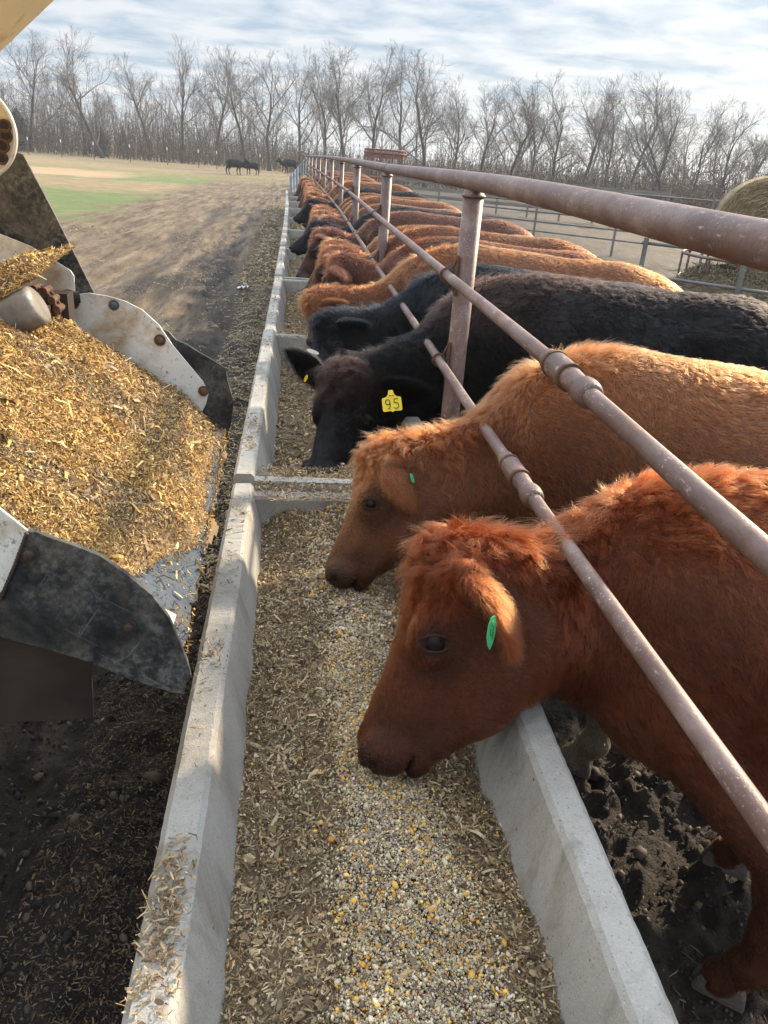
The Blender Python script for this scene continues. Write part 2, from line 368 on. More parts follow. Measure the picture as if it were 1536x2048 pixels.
DEF = dict(P=(.33, 0, 1.07), M=(.165, 0, .47), side=(0, -1, 0), withers=1.33, rail=1.075, legs=((1.05, -.19), (1.22, .17)), rear=((2.02, -.2), (2.18, .19)), fat=1.0, len=1.0, neck_drop=0.0)
def cow_field(p, cell):
    H = Head(p['P'], p['M'], p['side'], p.get('hk', 1.0))
    y0 = min(-.45, p['M'][1]-.2); y1 = max(.45, p['M'][1]+.2)
    f = Field((-.05, y0, -.02), (2.5, y1, 1.5), cell)
    W = p['withers']; fz = p['fat']; dz = W-1.33
    E, C = f.ell, f.cone
    # trunk
    E((1.22, 0, .99+dz), (.50, .30*fz, .36), .10)
    E((1.58, 0, .96+dz), (.52, .35*fz, .36), .12)
    E((1.95, 0, 1.07+dz), (.34, .27*fz, .27), .10)
    C((1.05, 0, 1.19+dz), (1.9, 0, 1.215+dz), .115, .12, .10)
    C((1.0, 0, 1.13+dz), (1.18, 0, 1.21+dz), .10, .11, .08, sy=.7)
    E((1.0, 0, .84+dz), (.20, .17, .24), .11)
    for sd in (-1, 1):
        E((1.02, .185*sd, .93+dz), (.17, .10, .29), .09)
        C((.93, .14*sd, .88+dz), (1.08, .155*sd, 1.17+dz), .10, .065, .05)
        E((2.0, .17*sd, .88+dz), (.22, .12, .32), .10)
        C((1.83, .205*sd, 1.19+dz), (2.2, .09*sd, 1.13+dz), .060, .07, .05)
    # neck: deep ellipses from the shoulder to the back of the head
    hb = H.at(.07, -.13); crest = H.at(.03, -.03); a0 = np.array([.95, 0, 1.02+dz])
    thr = H.at(.10, -.27); rl = p['rail']
    for i in range(8):
        t = i/7; r_ = .25*(1-t)+.140*t-.035*math.sin(math.pi*t); c = a0*(1-t)+hb*t
        c[2] += 4*t*(1-t)*(rl-.045-.160-.5*(a0[2]+hb[2]))*.9
        C(c, c+np.array([.001, 0, 0]), r_, r_, .08, sy=.66+.12*t)
    c0 = np.array([1.04, 0, 1.18+dz]); tm_ = (.66-crest[0])/(c0[0]-crest[0]); cm = crest+(c0-crest)*tm_; cm[2] = rl-.115
    C(c0, cm, .085, .072, .08); C(cm, crest, .072, .07, .08)
    C(thr+np.array([.05, 0, .01]), (.90, 0, .80+dz), .085, .13, .12, sy=.8)
    # head
    A = H.at; k = H.k; Rr = H.rot
    E(A(.085, -.085), np.array([.12, .095, .104])*k, .04, Rr)
    E(A(.155, -.062), np.array([.13, .058, .096])*k, .04, Rr)
    C(A(.14, -.11), A(.42, -.078), .095*k, .058*k, .05)
    C(A(.16, -.040), A(.46, -.034), .050*k, .034*k, .04)
    for sd in (-1, 1):
        C(A(.10, -.285, .062*sd), A(.29, -.205, .046*sd), .068*k, .058*k, .05); C(A(.29, -.205, .046*sd), A(.42, -.138, .030*sd), .056*k, .040*k, .04)
        E(A(.15, -.18, .058*sd), np.array([.12, .12, .056])*k, .05, Rr)
        E(A(.28, -.105, .060*sd), np.array([.10, .040, .020])*k, .03, Rr)
        E(A(.180, -.025, .080*sd), np.array([.055, .026, .027])*k, .025, Rr)
        E(A(.210, -.058, .086*sd), np.array([.040, .036, .026])*k, .02, Rr)
        E(A(.470, -.042, .046*sd), np.array([.045, .036, .032])*k, .025, Rr)
        E(A(.460, -.088, .040*sd), np.array([.044, .032, .032])*k, .025, Rr)
        C(A(.05, -.060, .09*sd), A(.04, -.065, .128*sd), .038*k, .032*k, .03)      # ear root
    E(A(.468, -.066), np.array([.048, .050, .064])*k, .03, Rr)
    E(A(.452, -.142), np.array([.052, .030, .046])*k, .016, Rr)
    for sd in (-1, 1):
        E(A(.214, -.060, .122*sd), np.array([.024, .018, .016])*k, .008, Rr, cut=True)
        E(A(.518, -.040, .048*sd), np.array([.022, .013, .020])*k, .006, Rr, cut=True)
        C(A(.505, -.050, .050*sd), A(.478, -.046, .080*sd), .012*k, .006*k, .006, cut=True)
        E(A(.478, -.118, .040*sd), np.array([.050, .0045, .032])*k, .008, Rr, cut=True)
    # legs
    for i, (lx, ly) in enumerate(p['legs']):
        C((1.06, .17*np.sign(ly), .80+dz), (lx+.04, ly, .44), .115, .060, .08)
        C((lx+.04, ly, .44), (lx+.035, ly, .39), .060, .056, .03)
        C((lx+.035, ly, .39), (lx+.04, ly, .15), .045, .040, .04)
        E((lx+.035, ly, .125), (.05, .046, .045), .03)
        C((lx+.02, ly, .11), (lx-.02, ly, .05), .040, .046, .03)
    for i, (lx, ly) in enumerate(p['rear']):
        C((1.98, .17*np.sign(ly), .86+dz), (lx-.02, ly, .66), .15, .10, .10)
        C((lx-.02, ly, .66), (lx+.13, ly, .47), .10, .055, .06)
        C((lx+.13, ly, .47), (lx+.10, ly, .16), .052, .042, .04)
        E((lx+.09, ly, .13), (.05, .046, .045), .03)
        C((lx+.08, ly, .11), (lx+.03, ly, .05), .040, .046, .03)
    return f, H

def vary(v, s):          # cheap smooth 3-D noise, -1..1
    r = rnd(s); o = 0
    for k in range(5):
        w_ = r.normal(0, 1, 3); o = o+np.sin(v@w_+r.uniform(0, 6.28))
    return o/2.6

def ear_mesh(side, L=.20, W=.080, cup=.8, droop=.05):
    """leaf-shaped cupped ear along +x, opening towards +z; returns closed thin shell"""
    nu, nv = 22, 15; V = []; 
    for s_ in (0, 1):
        for i in range(nu):
            t = i/(nu-1); w_ = W*(math.sin(math.pi*min(1, (.10+.90*t)))**.62)*(1-.15*t)
            if i == nu-1: w_ = .004
            for j in range(nv):
                a = (j/(nv-1)*2-1); an = a*cup*(1.55-.6*t)
                y = w_*math.sin(an)/max(.6, math.sin(min(1.5, cup*1.2))); z = -w_*(math.cos(an)-.45)*(1-.2*t)
                z -= droop*(t**2); z += (.006 if s_ else 0)*(1-abs(a))
                V.append((t*L, y, z))
    F_ = []
    for i in range(nu-1):
        for j in range(nv-1):
            q = (i*nv+j, i*nv+j+1, (i+1)*nv+j+1, (i+1)*nv+j); F_.append(q[::-1]); o = nu*nv; F_.append(tuple(x+o for x in q))
    return np.array(V), np.array(F_)

def tri_data(V, Fq):
    a, b, c, d = (V[Fq[:, i]] for i in range(4))
    T = np.concatenate([np.stack([a, b, c], 1), np.stack([a, c, d], 1)])
    n = np.cross(T[:, 1]-T[:, 0], T[:, 2]-T[:, 0]); ar = np.linalg.norm(n, axis=1)/2
    return T, n/(ar[:, None]*2+1e-12), ar

def hair_object(name, Pp, rad, cols, parent, mat):
    """Pp: (n, k, 3) strand points"""
    n, k, _ = Pp.shape
    hc = bpy.data.hair_curves.new(name); hc.add_curves([k]*n)
    hc.attributes['position'].data.foreach_set('vector', Pp.reshape(-1).astype(np.float32)) if 'position' in hc.attributes else hc.points.foreach_set('position', Pp.reshape(-1).astype(np.float32))
    ra = hc.attributes.get('radius') or hc.attributes.new('radius', 'FLOAT', 'POINT')
    ra.data.foreach_set('value', rad.reshape(-1).astype(np.float32))
    ca = hc.attributes.new('col', 'FLOAT_COLOR', 'CURVE'); c = np.ones((n, 4), np.float32); c[:, :3] = cols
    ca.data.foreach_set('color', c.ravel())
    return link(name, hc, mat, parent)

def zones(X, H, p):
    """weights on skin points: how far into the head, muzzle, poll tuft, crest"""
    q = H.loc(X); u, n, w_ = q[:, 0], q[:, 1], q[:, 2]
    head = smooth(.18, .02, np.linalg.norm((q-np.array([.22, -.09, 0]))/np.array([2.1, 1.15, 1]), axis=1)-.03)
    r = np.linalg.norm(q-np.array([.24, -.09, 0]), axis=1)
    head = np.where((u > -.03) & (r < .37) & (u > .02-(n+.2)*.25), 1.0, 0.0)*smooth(-.30, -.24, n)
    muz = smooth(.440, .470, u+.30*(n+.07)*(n < -.07))*(np.abs(n+.07) < .13)*(r < .4)
    # neck behind the jaw is not head
    return q, head, muz

def coat(name, V, Fq, H, p, body, n, seed, rscale=1.0, ears=(), lscale=1.0, kpts=5, tan=0.0, steps=0.35):
    r = rnd(seed)
    T, Nn, ar = tri_data(V, Fq)
    cen = T.mean(1)
    # fewer strands where no view of the photo's side reaches: belly and far hind quarters
    dens = ar*np.where(cen[:, 2] < .6, .45, 1)*np.where(Nn[:, 2] < -.5, .4, 1)*np.where(cen[:, 0] > p.get('front', 9), .35, 1)*np.where(Nn[:, 1] > .35, .35, 1)
    q, head, muz = zones(cen, H, p)
    dens = dens*np.where(head > .5, 1.9, 1)*(1-muz)
    # bare round the eyes
    for sd in (-1, 1):
        e = np.linalg.norm(q-np.array([.195, -.055, .108*sd]), axis=1); dens = dens*np.where(e < .031, 0, 1)
    cum = np.cumsum(dens); idx = np.searchsorted(cum, r.random(n)*cum[-1]); idx = np.minimum(idx, len(T)-1)
    a = np.sqrt(r.random(n)); b = r.random(n)
    P = T[idx, 0]*(1-a)[:, None]+T[idx, 1]*(a*(1-b))[:, None]+T[idx, 2]*(a*b)[:, None]; Nr = Nn[idx]
    q, head, muz = zones(P, H, p); u, nn, ww = q.T
    body_ = 1-head
    x, y, z = P.T; dz = p['withers']-1.33
    top = smooth(.45, .95, Nr[:, 2])                       # along the back
    neck = smooth(1.0, .75, x)*body_
    # direction of lie
    flow = np.zeros_like(P)
    flow += body_[:, None]*(np.stack([.75+0*x-.55*neck, .0*x+np.sign(y)*.1, -.45-.6*neck], 1))
    hn = smooth(-.12, -.02, nn)                            # forehead side of the head
    fh = hn*smooth(.30, .16, u)
    dirn = H.u*1.0
    flow += head[:, None]*(hn[:, None]*(dirn*(1.0)+0) + (1-hn)[:, None]*(-.55*H.u-.8*H.n+np.array([.1, 0, -.3])))
    flow = flow+.28*np.stack([vary(P*9, seed+1), vary(P*9, seed+2), vary(P*9, seed+3)], 1)+.22*np.stack([vary(P*32, seed+4), vary(P*32, seed+5), vary(P*32, seed+6)], 1)
    t = flow-(flow*Nr).sum(1)[:, None]*Nr; t /= np.linalg.norm(t, axis=1)[:, None]+1e-9
    tuft = head*smooth(.16, .02, np.linalg.norm(q-np.array([.03, .0, 0]), axis=1)-.02)
    crest = body_*smooth(1.25, .9, x)*top
    leg = smooth(.62, .5, z)*(x > .8)*body_
    ln = (.021+.009*neck+.016*crest+.004*top)*body_+head*(.0125+.018*p.get('shag', 1)*fh*smooth(.2, .1, u)+.026*p.get('shag', 1)*tuft)
    ln = np.where(leg > .5, .012, ln)*r.uniform(.65, 1.25, n)*(1+.25*vary(P*14, seed+8))*lscale
    lift = .17+.28*crest+.28*tuft+.12*top*body_-.10*head*(1-tuft)*(1-fh)
    lift = np.clip(lift+.10*r.normal(0, 1, n), .04, .9)
    up = np.array([0, 0, 1.0])
    d0 = t*(1-lift)[:, None]+Nr*(lift+.12)[:, None]+up*(.75*tuft+.35*crest)[:, None]+.10*r.normal(0, 1, (n, 3)); d0 /= np.linalg.norm(d0, axis=1)[:, None]
    d1 = t-up*.25*(1-crest)[:, None]+.16*r.normal(0, 1, (n, 3)); d1 /= np.linalg.norm(d1, axis=1)[:, None]
    # locks: strands of one small cell lean to the cell's own tip
    cs = np.where(head > .5, .009+.010*np.maximum(tuft, fh), .020); wv = P+.008*np.stack([vary(P*50, seed+11), vary(P*50, seed+12), vary(P*50, seed+13)], 1)
    cell = np.floor(wv/cs[:, None]); cc = (cell+.5)*cs[:, None]
    cj = np.stack([hash01(cell[:, 0], cell[:, 1], cell[:, 2], s_) for s_ in (1, 2, 3)], 1)-.5
    lf = .62+.75*hash01(cell[:, 0], cell[:, 1], cell[:, 2], 4); ln = ln*np.where((tuft+crest+fh) > .3, lf**1.5, lf)
    s = np.linspace(0, 1, kpts)
    tipm = P+ln[:, None]*(d0*.6+d1*.55)
    tipc = cc+ln[:, None]*(d0*.45+d1*.6)+cj*ln[:, None]*1.1
    ck = np.clip(.46+.15*neck+.25*tuft+.15*crest, 0, .9)[:, None]*(.7+.3*r.random((n, 1)))
    off = (tipc-tipm); off -= (off*Nr).sum(1)[:, None]*Nr*(.8-.5*tuft)[:, None]
    wavd = np.cross(t, Nr)*(ln*.10*(1+1.5*fh+tuft)*np.sin(cj[:, 0]*30))[:, None]
    Q = P[:, None, :]+ln[:, None, None]*(d0[:, None, :]*(s*(1-.4*s))[None, :, None]+d1[:, None, :]*(.55*s*s)[None, :, None])+(ck*off)[:, None, :]*(s**1.5)[None, :, None]+wavd[:, None, :]*np.sin(s*6.0)[None, :, None]
    base = .00052*rscale
    rad = base*np.where(head > .5, .8, 1)[:, None]*np.array([1-.75*(si**1.6) for si in s])[None, :]
    # colour pattern
    lum = 1+.22*r.normal(0, 1, n)+.12*vary(P*7, seed+20)+.10*vary(P*30, seed+21)+.45*(hash01(cell[:, 0], cell[:, 1], cell[:, 2], 9)-.5)
    lum = np.clip(lum, .35, 1.9)
    C_ = np.stack([lum, lum, lum], 1)
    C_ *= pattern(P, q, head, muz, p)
    Q_all, R_all, C_all = [Q], [rad], [C_]
    for (EV, EF, axis, back, ne) in ears:
        Te, Ne, are = tri_data(EV, EF); cu = np.cumsum(are); ii = np.minimum(np.searchsorted(cu, r.random(ne)*cu[-1]), len(Te)-1)
        a = np.sqrt(r.random(ne)); b = r.random(ne)
        Pe = Te[ii, 0]*(1-a)[:, None]+Te[ii, 1]*(a*(1-b))[:, None]+Te[ii, 2]*(a*b)[:, None]; Nr = Ne[ii]
        tt = axis[None]+.75*r.normal(0, 1, (ne, 3)); 
        d = tt*.75+Nr*.40; d /= np.linalg.norm(d, axis=1)[:, None]
        le = .028*r.uniform(.5, 1.35, ne)*lscale
        Qe = Pe[:, None, :]+le[:, None, None]*(d[:, None, :]*s[None, :, None]+(axis*.5-up*.35)[None, None, :]*(s*s)[None, :, None])
        Q_all.append(Qe); R_all.append(np.repeat(base*.8*np.array([1-.75*(si**1.6) for si in s])[None], ne, 0))
        l_ = np.clip(.92+.30*r.normal(0, 1, ne), .3, 1.7); C_all.append(np.stack([l_]*3, 1)*p.get('ear_col', (1, 1, 1)))
    return hair_object(name, np.concatenate(Q_all), np.concatenate(R_all), np.concatenate(C_all), body, M_HAIRB if p.get('black') else M_HAIR)

def pattern(P, q, head, muz, p):
    """painted differences of coat colour, relative to the cow's own colour"""
    u, n, w_ = q.T; C_ = np.ones((len(P), 3)); x, y, z = P.T
    dz = p['withers']-1.33
    if not p.get('black'):
        C_ *= (1-.38*(head*smooth(.28, .42, u)))[:, None]; C_ *= (1-.12*head*smooth(-.03, -.12, n))[:, None]*np.array([1, .92, .9])                          # dark round the nose
        k = head*smooth(.05, .02, np.abs(np.hypot((u-.207)/1.25, (n+.07)))-.03)*smooth(.02, .07, np.abs(w_))
        C_ *= (1-.35*k)[:, None]
        C_ *= (1-.30*smooth(.6, .35, z)*(1-head))[:, None]                          # darker, muddy legs
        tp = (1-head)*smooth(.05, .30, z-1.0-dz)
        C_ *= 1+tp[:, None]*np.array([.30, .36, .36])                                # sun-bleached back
        if p.get('blaze'):                                                           # paler forehead and nose bridge
            b_ = head*smooth(-.10, -.03, n)*smooth(.44, .36, u); C_ *= 1+b_[:, None]*np.array([.25, .45, .55])*p['blaze']
        if p.get('pale_legs'):
            lg = (smooth(.62, .42, z)*(1-head))[:, None]; C_ = C_*(1-lg)+lg*np.array([2.0, 4.6, 9.0])*(.8+.2*vary(P*6, 5))[:, None]
    else:
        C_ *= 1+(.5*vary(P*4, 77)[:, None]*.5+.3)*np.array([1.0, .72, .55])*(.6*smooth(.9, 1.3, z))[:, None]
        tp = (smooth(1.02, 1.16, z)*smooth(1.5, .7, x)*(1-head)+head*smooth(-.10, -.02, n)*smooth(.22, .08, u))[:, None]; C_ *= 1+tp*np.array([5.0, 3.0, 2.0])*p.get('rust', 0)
    return C_

def hide_cols(V, H, p):
    q, head, muz = zones(V, H, p)
    C_ = pattern(V, q, head, muz, p)*(.48 if not p.get('black') else .7)  # skin darkened so gaps between locks read as shaded depth
    dark = np.array([.20, .24, .42]) if not p.get('black') else np.array([.8, .8, .9])
    k = muz[:, None]; C_ = C_*(1-k)+k*np.clip(dark*p.get('nose', 1), 0, 1)
    if not p.get('black'):
        pass
    for sd in (-1, 1):
        e = np.linalg.norm(q-np.array([.195, -.055, .108*sd]), axis=1); kk = smooth(.036, .024, e)[:, None]
        C_ = C_*(1-kk)+kk*C_*.45
    return C_

def make_cow(p_, label, colour, cell=.011, hairs=20000, seed=1, rscale=1.0, eye=True, group='cattle lined up at the feed bunk', lscale=1.0, kpts=5, detail=2):
    p = dict(DEF); p.update(p_)
    f, H = cow_field(p, cell)
    V, Q = f.mesh()
    V = V.astype(float)
    # soft folds under the coat
    Dn = np.gradient(f.D, cell)
    del f
    me = mesh_np('body', V, Q, hide_cols(V, H, p))
    def wet(me_):
        w_ = zones(V, H, p)[2]; a_ = me_.attributes.new('wet', 'FLOAT', 'POINT'); a_.data.foreach_set('value', w_.astype(np.float32))
    wet(me)
    T, Nn, ar = tri_data(V, Q)
    # outward orientation
    vol = (T[:, 0]*np.cross(T[:, 1], T[:, 2])).sum()
    if vol < 0:
        Q = Q[:, ::-1]; me = mesh_np('body', V, Q, hide_cols(V, H, p)); wet(me)
    root = thing('cow', label, 'cow', group=group)
    root.color = (*colour, 1)
    b = link('body', me, M_HIDE, root); b.color = root.color
    ears = []
    for sd in (-1, 1):                       # -1: its left ear (towards the camera when it looks ahead)
        key = 'earL' if sd == -1 else 'earR'
        s_side = H.s*(1 if sd == -1 else -1)
        ax = nrmz(p[key][0]) if key in p else nrmz(s_side*.8-H.u*(-.10)+np.array([.45, 0, -.35]))
        opn = nrmz(p[key][1]) if key in p else nrmz(H.u*.4+np.array([-.3, 0, -.75])+s_side*.2)
        EV, EF = ear_mesh(sd, L=.20*H.k*p.get('ear_len', 1), W=.080*p.get('ear_w', 1), droop=p.get('droop', .05) if sd == -1 else .03, cup=p.get('cup', .8))
        zx = nrmz(opn-(opn@ax)*ax); yx = np.cross(zx, ax); Rm = np.stack([ax, yx, zx], 1)
        EV = EV@Rm.T+H.at(.040, -.064, .122*(1 if sd == -1 else -1))
        ec = np.ones((len(EV), 3))*(.75 if not p.get('black') else .9); h_ = len(EV)//2
        ec[h_:] *= .55                       # dark inside
        eo = link('ear', mesh_np('ear', EV, EF, ec), M_HIDE, root); eo.color = root.color
        ears.append((EV, EF, ax, zx, int(hairs*.08)))
        if detail >= 2 and key in p and len(p[key]) > 2: p[key][2](eo, H, ax, zx, yx, EV)
    if detail >= 1:
        for sd in (-1, 1):
            c = H.at(.195, -.055, .0900*sd)
            m = MB(); n_ = 14; pts = []; fs = []
            for i in range(n_+1):
                for j in range(20):
                    th = math.pi*i/n_; ph = 2*math.pi*j/20; pts.append((math.sin(th)*math.cos(ph), math.sin(th)*math.sin(ph), math.cos(th)))
            fs = [(i*20+j, i*20+(j+1) % 20, (i+1)*20+(j+1) % 20, (i+1)*20+j) for i in range(n_) for j in range(20)]
            e_ = link('eye', mesh_np('eye', np.array(pts)*.0290*H.k+c, np.array(fs)), M_EYE, root)
            if detail >= 2:
                c2 = H.at(.195, -.055, .1130*sd)
                e1 = nrmz(.38*H.u+.92*H.n); e2 = nrmz(-.92*H.u+.38*H.n)
                for nm, sg in (('upper_eyelid', 1), ('lower_eyelid', -1)):
                    tt = np.linspace(0, math.pi, 15)
                    pp = [c2+H.k*(e1*(.0320*math.cos(a_))+e2*sg*((.0165 if sg > 0 else .0185)*math.sin(a_))-H.s*sd*(.007*(1-math.sin(a_)))) for a_ in tt]
                    mb = MB(); mb.tube(pp, [.0016+.0026*math.sin(a_) for a_ in tt], 8); lo = mb.build(nm, M_LID, root, sm=True)
                    if sg == 1:
                        mb = MB(); rr = rnd(5+sd)
                        for a_ in np.linspace(.35, 2.8, 16):
                            s0 = c2+H.k*(e1*(.029*math.cos(a_))+e2*(.0135*math.sin(a_))+H.s*sd*.005)
                            mb.tube([s0, s0+H.s*sd*.009-e2*.004, s0+H.s*sd*.013-e2*.012+e1*.002*rr.normal()], [.0005, .0004, .0002], 4)
                        mb.build('lashes', M_INK if p.get('black') else M_LID, lo)
    for i, (lx, ly) in enumerate(tuple(p['legs'])+tuple((a_+.05, b_) for a_, b_ in p['rear'])):
        mb = MB()
        for sg in (-1, 1):                   # the two claws
            prof = [(-.085, .0), (-.075, .035), (-.045, .075), (.03, .075), (.045, .045), (.05, 0.0)]
            n_ = len(prof); o_ = [(lx+a_, ly+sg*.004, c_) for a_, c_ in prof]; w_ = [(lx+a_*(.95), ly+sg*(.047-.012*(c_/.075)-(.018 if a_ < -.07 else 0)), c_) for a_, c_ in prof]
            mb.add(o_+w_, [tuple(range(n_)), tuple(range(n_, 2*n_))[::-1]]+[(k_, k_+n_, (k_+1) % n_+n_, (k_+1) % n_) for k_ in range(n_)])
        mb.build('hoof', M_HOOF, root, bevel=.008)
    # tail
    dz = p['withers']-1.33
    mb = MB(); mb.tube([(2.20, 0, 1.20+dz), (2.30, .01, 1.15+dz), (2.335, .02, .98+dz), (2.33, .03, .70), (2.32, .03, .52)], [.045, .035, .026, .018, .012], 10)
    tl = mb.build('tail', M_HIDE, root, sm=True); set_col(tl.data, np.ones((len(tl.data.vertices), 3))*.7); tl.color = root.color
    mb = MB(); rr = rnd(seed+55)
    for i in range(60):
        a_ = rr.normal(0, .02, 2); mb.tube([(2.32+a_[0]*.4, .03+a_[1]*.4, .56), (2.32+a_[0]*1.3, .03+a_[1]*1.3, .42), (2.32+a_[0]*1.5, .03+a_[1]*1.6, .25+rr.uniform(0, .1))], [.004, .005, .001], 4)
    sw = mb.build('switch', M_HIDE, tl); set_col(sw.data, np.ones((len(sw.data.vertices), 3))*.5); sw.color = root.color
    if hairs:
        c = coat('coat', V, Q, H, p, root, hairs, seed, rscale, ears if detail >= 1 else (), lscale, kpts); c.color = root.color
    return root, H
# ---------------------------------------------------------------- ground
LANE = -0.3
def ground_h(x, y):
    h = 0.10*(fbm(x*.9, y*.9, 4, 3)-.5)*smooth(60, 5, np.abs(x)+np.abs(y))
    # trampled mud: clods on the pen side, ruts beside the bunks
    r = (fbm(x*5+.6*fbm(x*9, y*9, 2, 8), y*5, 5, 11, .6)-.5)
    pen = smooth(.55, .8, x-shift(y))*smooth(26, 10, x)
    h = h+pen*(.10*r+.07*np.abs(fbm(x*14, y*14, 3, 21)-.5)+.03*(fbm(x*30, y*30, 2, 22)-.5))
    h = h+pen*.035*(smooth(.5, .7, vnoise(x*13+2*vnoise(x*5, y*5, 5), y*13, 31))-.5)*(.4+vnoise(x*45, y*45, 32))
    lf = smooth(-.25, -.5, x-shift(y))*smooth(-6.5, -5, x)
    h = h-.155*smooth(.62, .85, x-shift(y))*smooth(40, 20, x)
    h = h+lf*(.09*r+.06*(fbm(x*9+fbm(x*5, y*5, 2, 4)*2, y*9, 4, 41)-.5)+.015*(vnoise(x*40, y*40, 43)-.5))
    for c_, w_, d_ in ((-.95, .16, .095), (-1.35, .14, .07), (-1.9, .12, .06), (-2.9, .22, .09), (-3.5, .2, .07), (-4.4, .25, .07)):
        cx = c_+.12*np.sin(y*.7+c_)+.1*np.sin(y*.23)
        h = h-lf*d_*np.exp(-((x-cx)/w_)**2)*(.5+fbm(x*3, y*1.2, 3, 51))*smooth(30, 12, y)
    h = h+.03*lf*np.exp(-((x-shift(y)+.5)/.15)**2)       # spilled feed banked against the bunks
    return h*smooth(.0, .3, np.abs(y)+1)-.02
def spaced(lo, hi, f0, f1, df, grow):
    a = list(np.arange(f0, f1, df)); s = df; q = a[-1]
    while q < hi: s = min(s*grow, 40); q += s; a.append(q)
    s = df; q = f0
    while q > lo: s = min(s*grow, 40); q -= s; a.insert(0, q)
    return np.array(a)
gx = spaced(-420, 420, -1.6, 2.2, .013, 1.035); gy = spaced(-8, 700, .5, 3.4, .013, 1.018)
X, Y = np.meshgrid(gx, gy, indexing='ij'); Z = ground_h(X, Y)
nx, ny = X.shape; I = np.arange(nx*ny).reshape(nx, ny)
Fq = np.stack([I[:-1, :-1], I[1:, :-1], I[1:, 1:], I[:-1, 1:]], -1).reshape(-1, 4)
me = mesh_np('ground', np.stack([X, Y, Z], -1).reshape(-1, 3), Fq)
def mat_ground():
    m, t, b = new_mat('farm_ground'); geo = node(t, 'ShaderNodeNewGeometry'); P = geo.outputs['Position']
    s = node(t, 'ShaderNodeSeparateXYZ', {0: P}); x, y = s.outputs[0], s.outputs[1]
    def mr(v, a, c): return node(t, 'ShaderNodeMapRange', {'Value': v, 'From Min': a, 'From Max': c}, interpolation_type='SMOOTHSTEP').outputs[0]
    def mul(a, c): return node(t, 'ShaderNodeMath', {0: a, 1: c}, operation='MULTIPLY').outputs[0]
    wob = noise(t, P, .35, 5, .65); wv = node(t, 'ShaderNodeMath', {0: wob.outputs[0], 1: -.5}, operation='ADD').outputs[0]
    wx = node(t, 'ShaderNodeMath', {0: wv, 1: 5.0, 2: x}, operation='MULTIPLY_ADD').outputs[0]
    wy = node(t, 'ShaderNodeMath', {0: wv, 1: 9.0, 2: y}, operation='MULTIPLY_ADD').outputs[0]
    # lane: dry straw-littered dirt, long streaks along the lane
    mp = node(t, 'ShaderNodeMapping', {'Vector': P, 'Scale': (1.0, .12, 1), 'Rotation': (0, 0, R(8))})
    st = noise(t, mp.outputs[0], 3.6, 10, .74, .3); fine = noise(t, P, 45, 5, .75)
    lane = ramp(t, st.outputs[0], [(.34, (.055, .040, .029)), (.47, (.115, .084, .058)), (.58, (.18, .138, .092)), (.70, (.25, .20, .13))]).outputs[0]
    lane = mix(t, 1, lane, ramp(t, fine.outputs[0], [(.3, .55), (.7, 1.5)]).outputs[0], 'MULTIPLY').outputs[0]
    # black wet mud
    mud = ramp(t, noise(t, P, 9, 7, .7).outputs[0], [(.3, (.009, .008, .0085)), (.6, (.028, .023, .020)), (.75, (.07, .055, .04))]).outputs[0]
    nearb = mr(wx, -1.75, -1.15)          # strip beside the bunks
    neary = mr(wy, 20, 5)
    k = node(t, 'ShaderNodeMath', {0: nearb, 1: neary}, operation='MULTIPLY').outputs[0]
    k2 = mul(mr(noise(t, mp.outputs[0], 1.3, 8, .7).outputs[0], .48, .58), mr(wx, -4.0, -1.2))
    k = node(t, 'ShaderNodeMath', {0: k, 1: k2}, operation='MAXIMUM').outputs[0]
    k = node(t, 'ShaderNodeMath', {0: k, 1: mr(x, .5, .7)}, operation='MAXIMUM').outputs[0]
    mud = mix(t, mr(x, .4, .6), mud, ramp(t, noise(t, P, 14, 8, .72).outputs[0], [(.3, (.018, .014, .012)), (.55, (.036, .027, .021)), (.72, (.065, .050, .036))]).outputs[0]).outputs[0]
    pen_far = mul(mr(x, 5, 10), 1.0)
    c = mix(t, k, lane, mud).outputs[0]
    c = mix(t, pen_far, c, mix(t, fine.outputs[0], (.05, .038, .028), (.115, .09, .06)).outputs[0]).outputs[0]
    # field: green winter grass with a tan stubble patch
    fld = mr(wx, -5.2, -6.6); far_ = mr(wy, 60, 44); fld = mul(fld, mr(y, 8, 14))
    gn = noise(t, P, 1.2, 7, .7)
    grass = ramp(t, gn.outputs[0], [(.32, (.12, .14, .055)), (.5, (.11, .155, .05)), (.60, (.18, .165, .08)), (.72, (.22, .17, .10))]).outputs[0]
    grass = mix(t, 1, grass, ramp(t, fine.outputs[0], [(.3, .6), (.7, 1.4)]).outputs[0], 'MULTIPLY').outputs[0]
    dry = ramp(t, gn.outputs[0], [(.3, (.16, .12, .065)), (.7, (.30, .23, .13))]).outputs[0]
    band = mul(mr(wy, 31, 35), mr(wy, 44, 40))          # brown rough band beyond the green
    tan_ = mul(mul(mr(wy, 42, 44), mr(wy, 54, 51)), mr(wx, -9, -12))
    g = mix(t, band, grass, dry).outputs[0]; g = mix(t, tan_, g, (.36, .25, .15)).outputs[0]
    g = mix(t, mr(wy, 56, 62), g, dry).outputs[0]
    c = mix(t, fld, c, g).outputs[0]
    c = mix(t, mul(mr(wy, 46, 60), mr(x, 5, -2)), c, mix(t, .75, g, dry).outputs[0]).outputs[0]
    t.links.new(c, b.inputs['Base Color'])
    rr = mix(t, k, (.95, .95, .95), (.75, .75, .75)); t.links.new(rr.outputs[0], b.inputs['Roughness'])
    b.inputs['Specular IOR Level'].default_value = .25
    h = node(t, 'ShaderNodeMath', {0: noise(t, P, 22, 8, .72).outputs[0], 1: noise(t, P, 110, 4, .6).outputs[0]}, operation='ADD')
    bump(t, b, h.outputs[0], .8, .02)
    return m
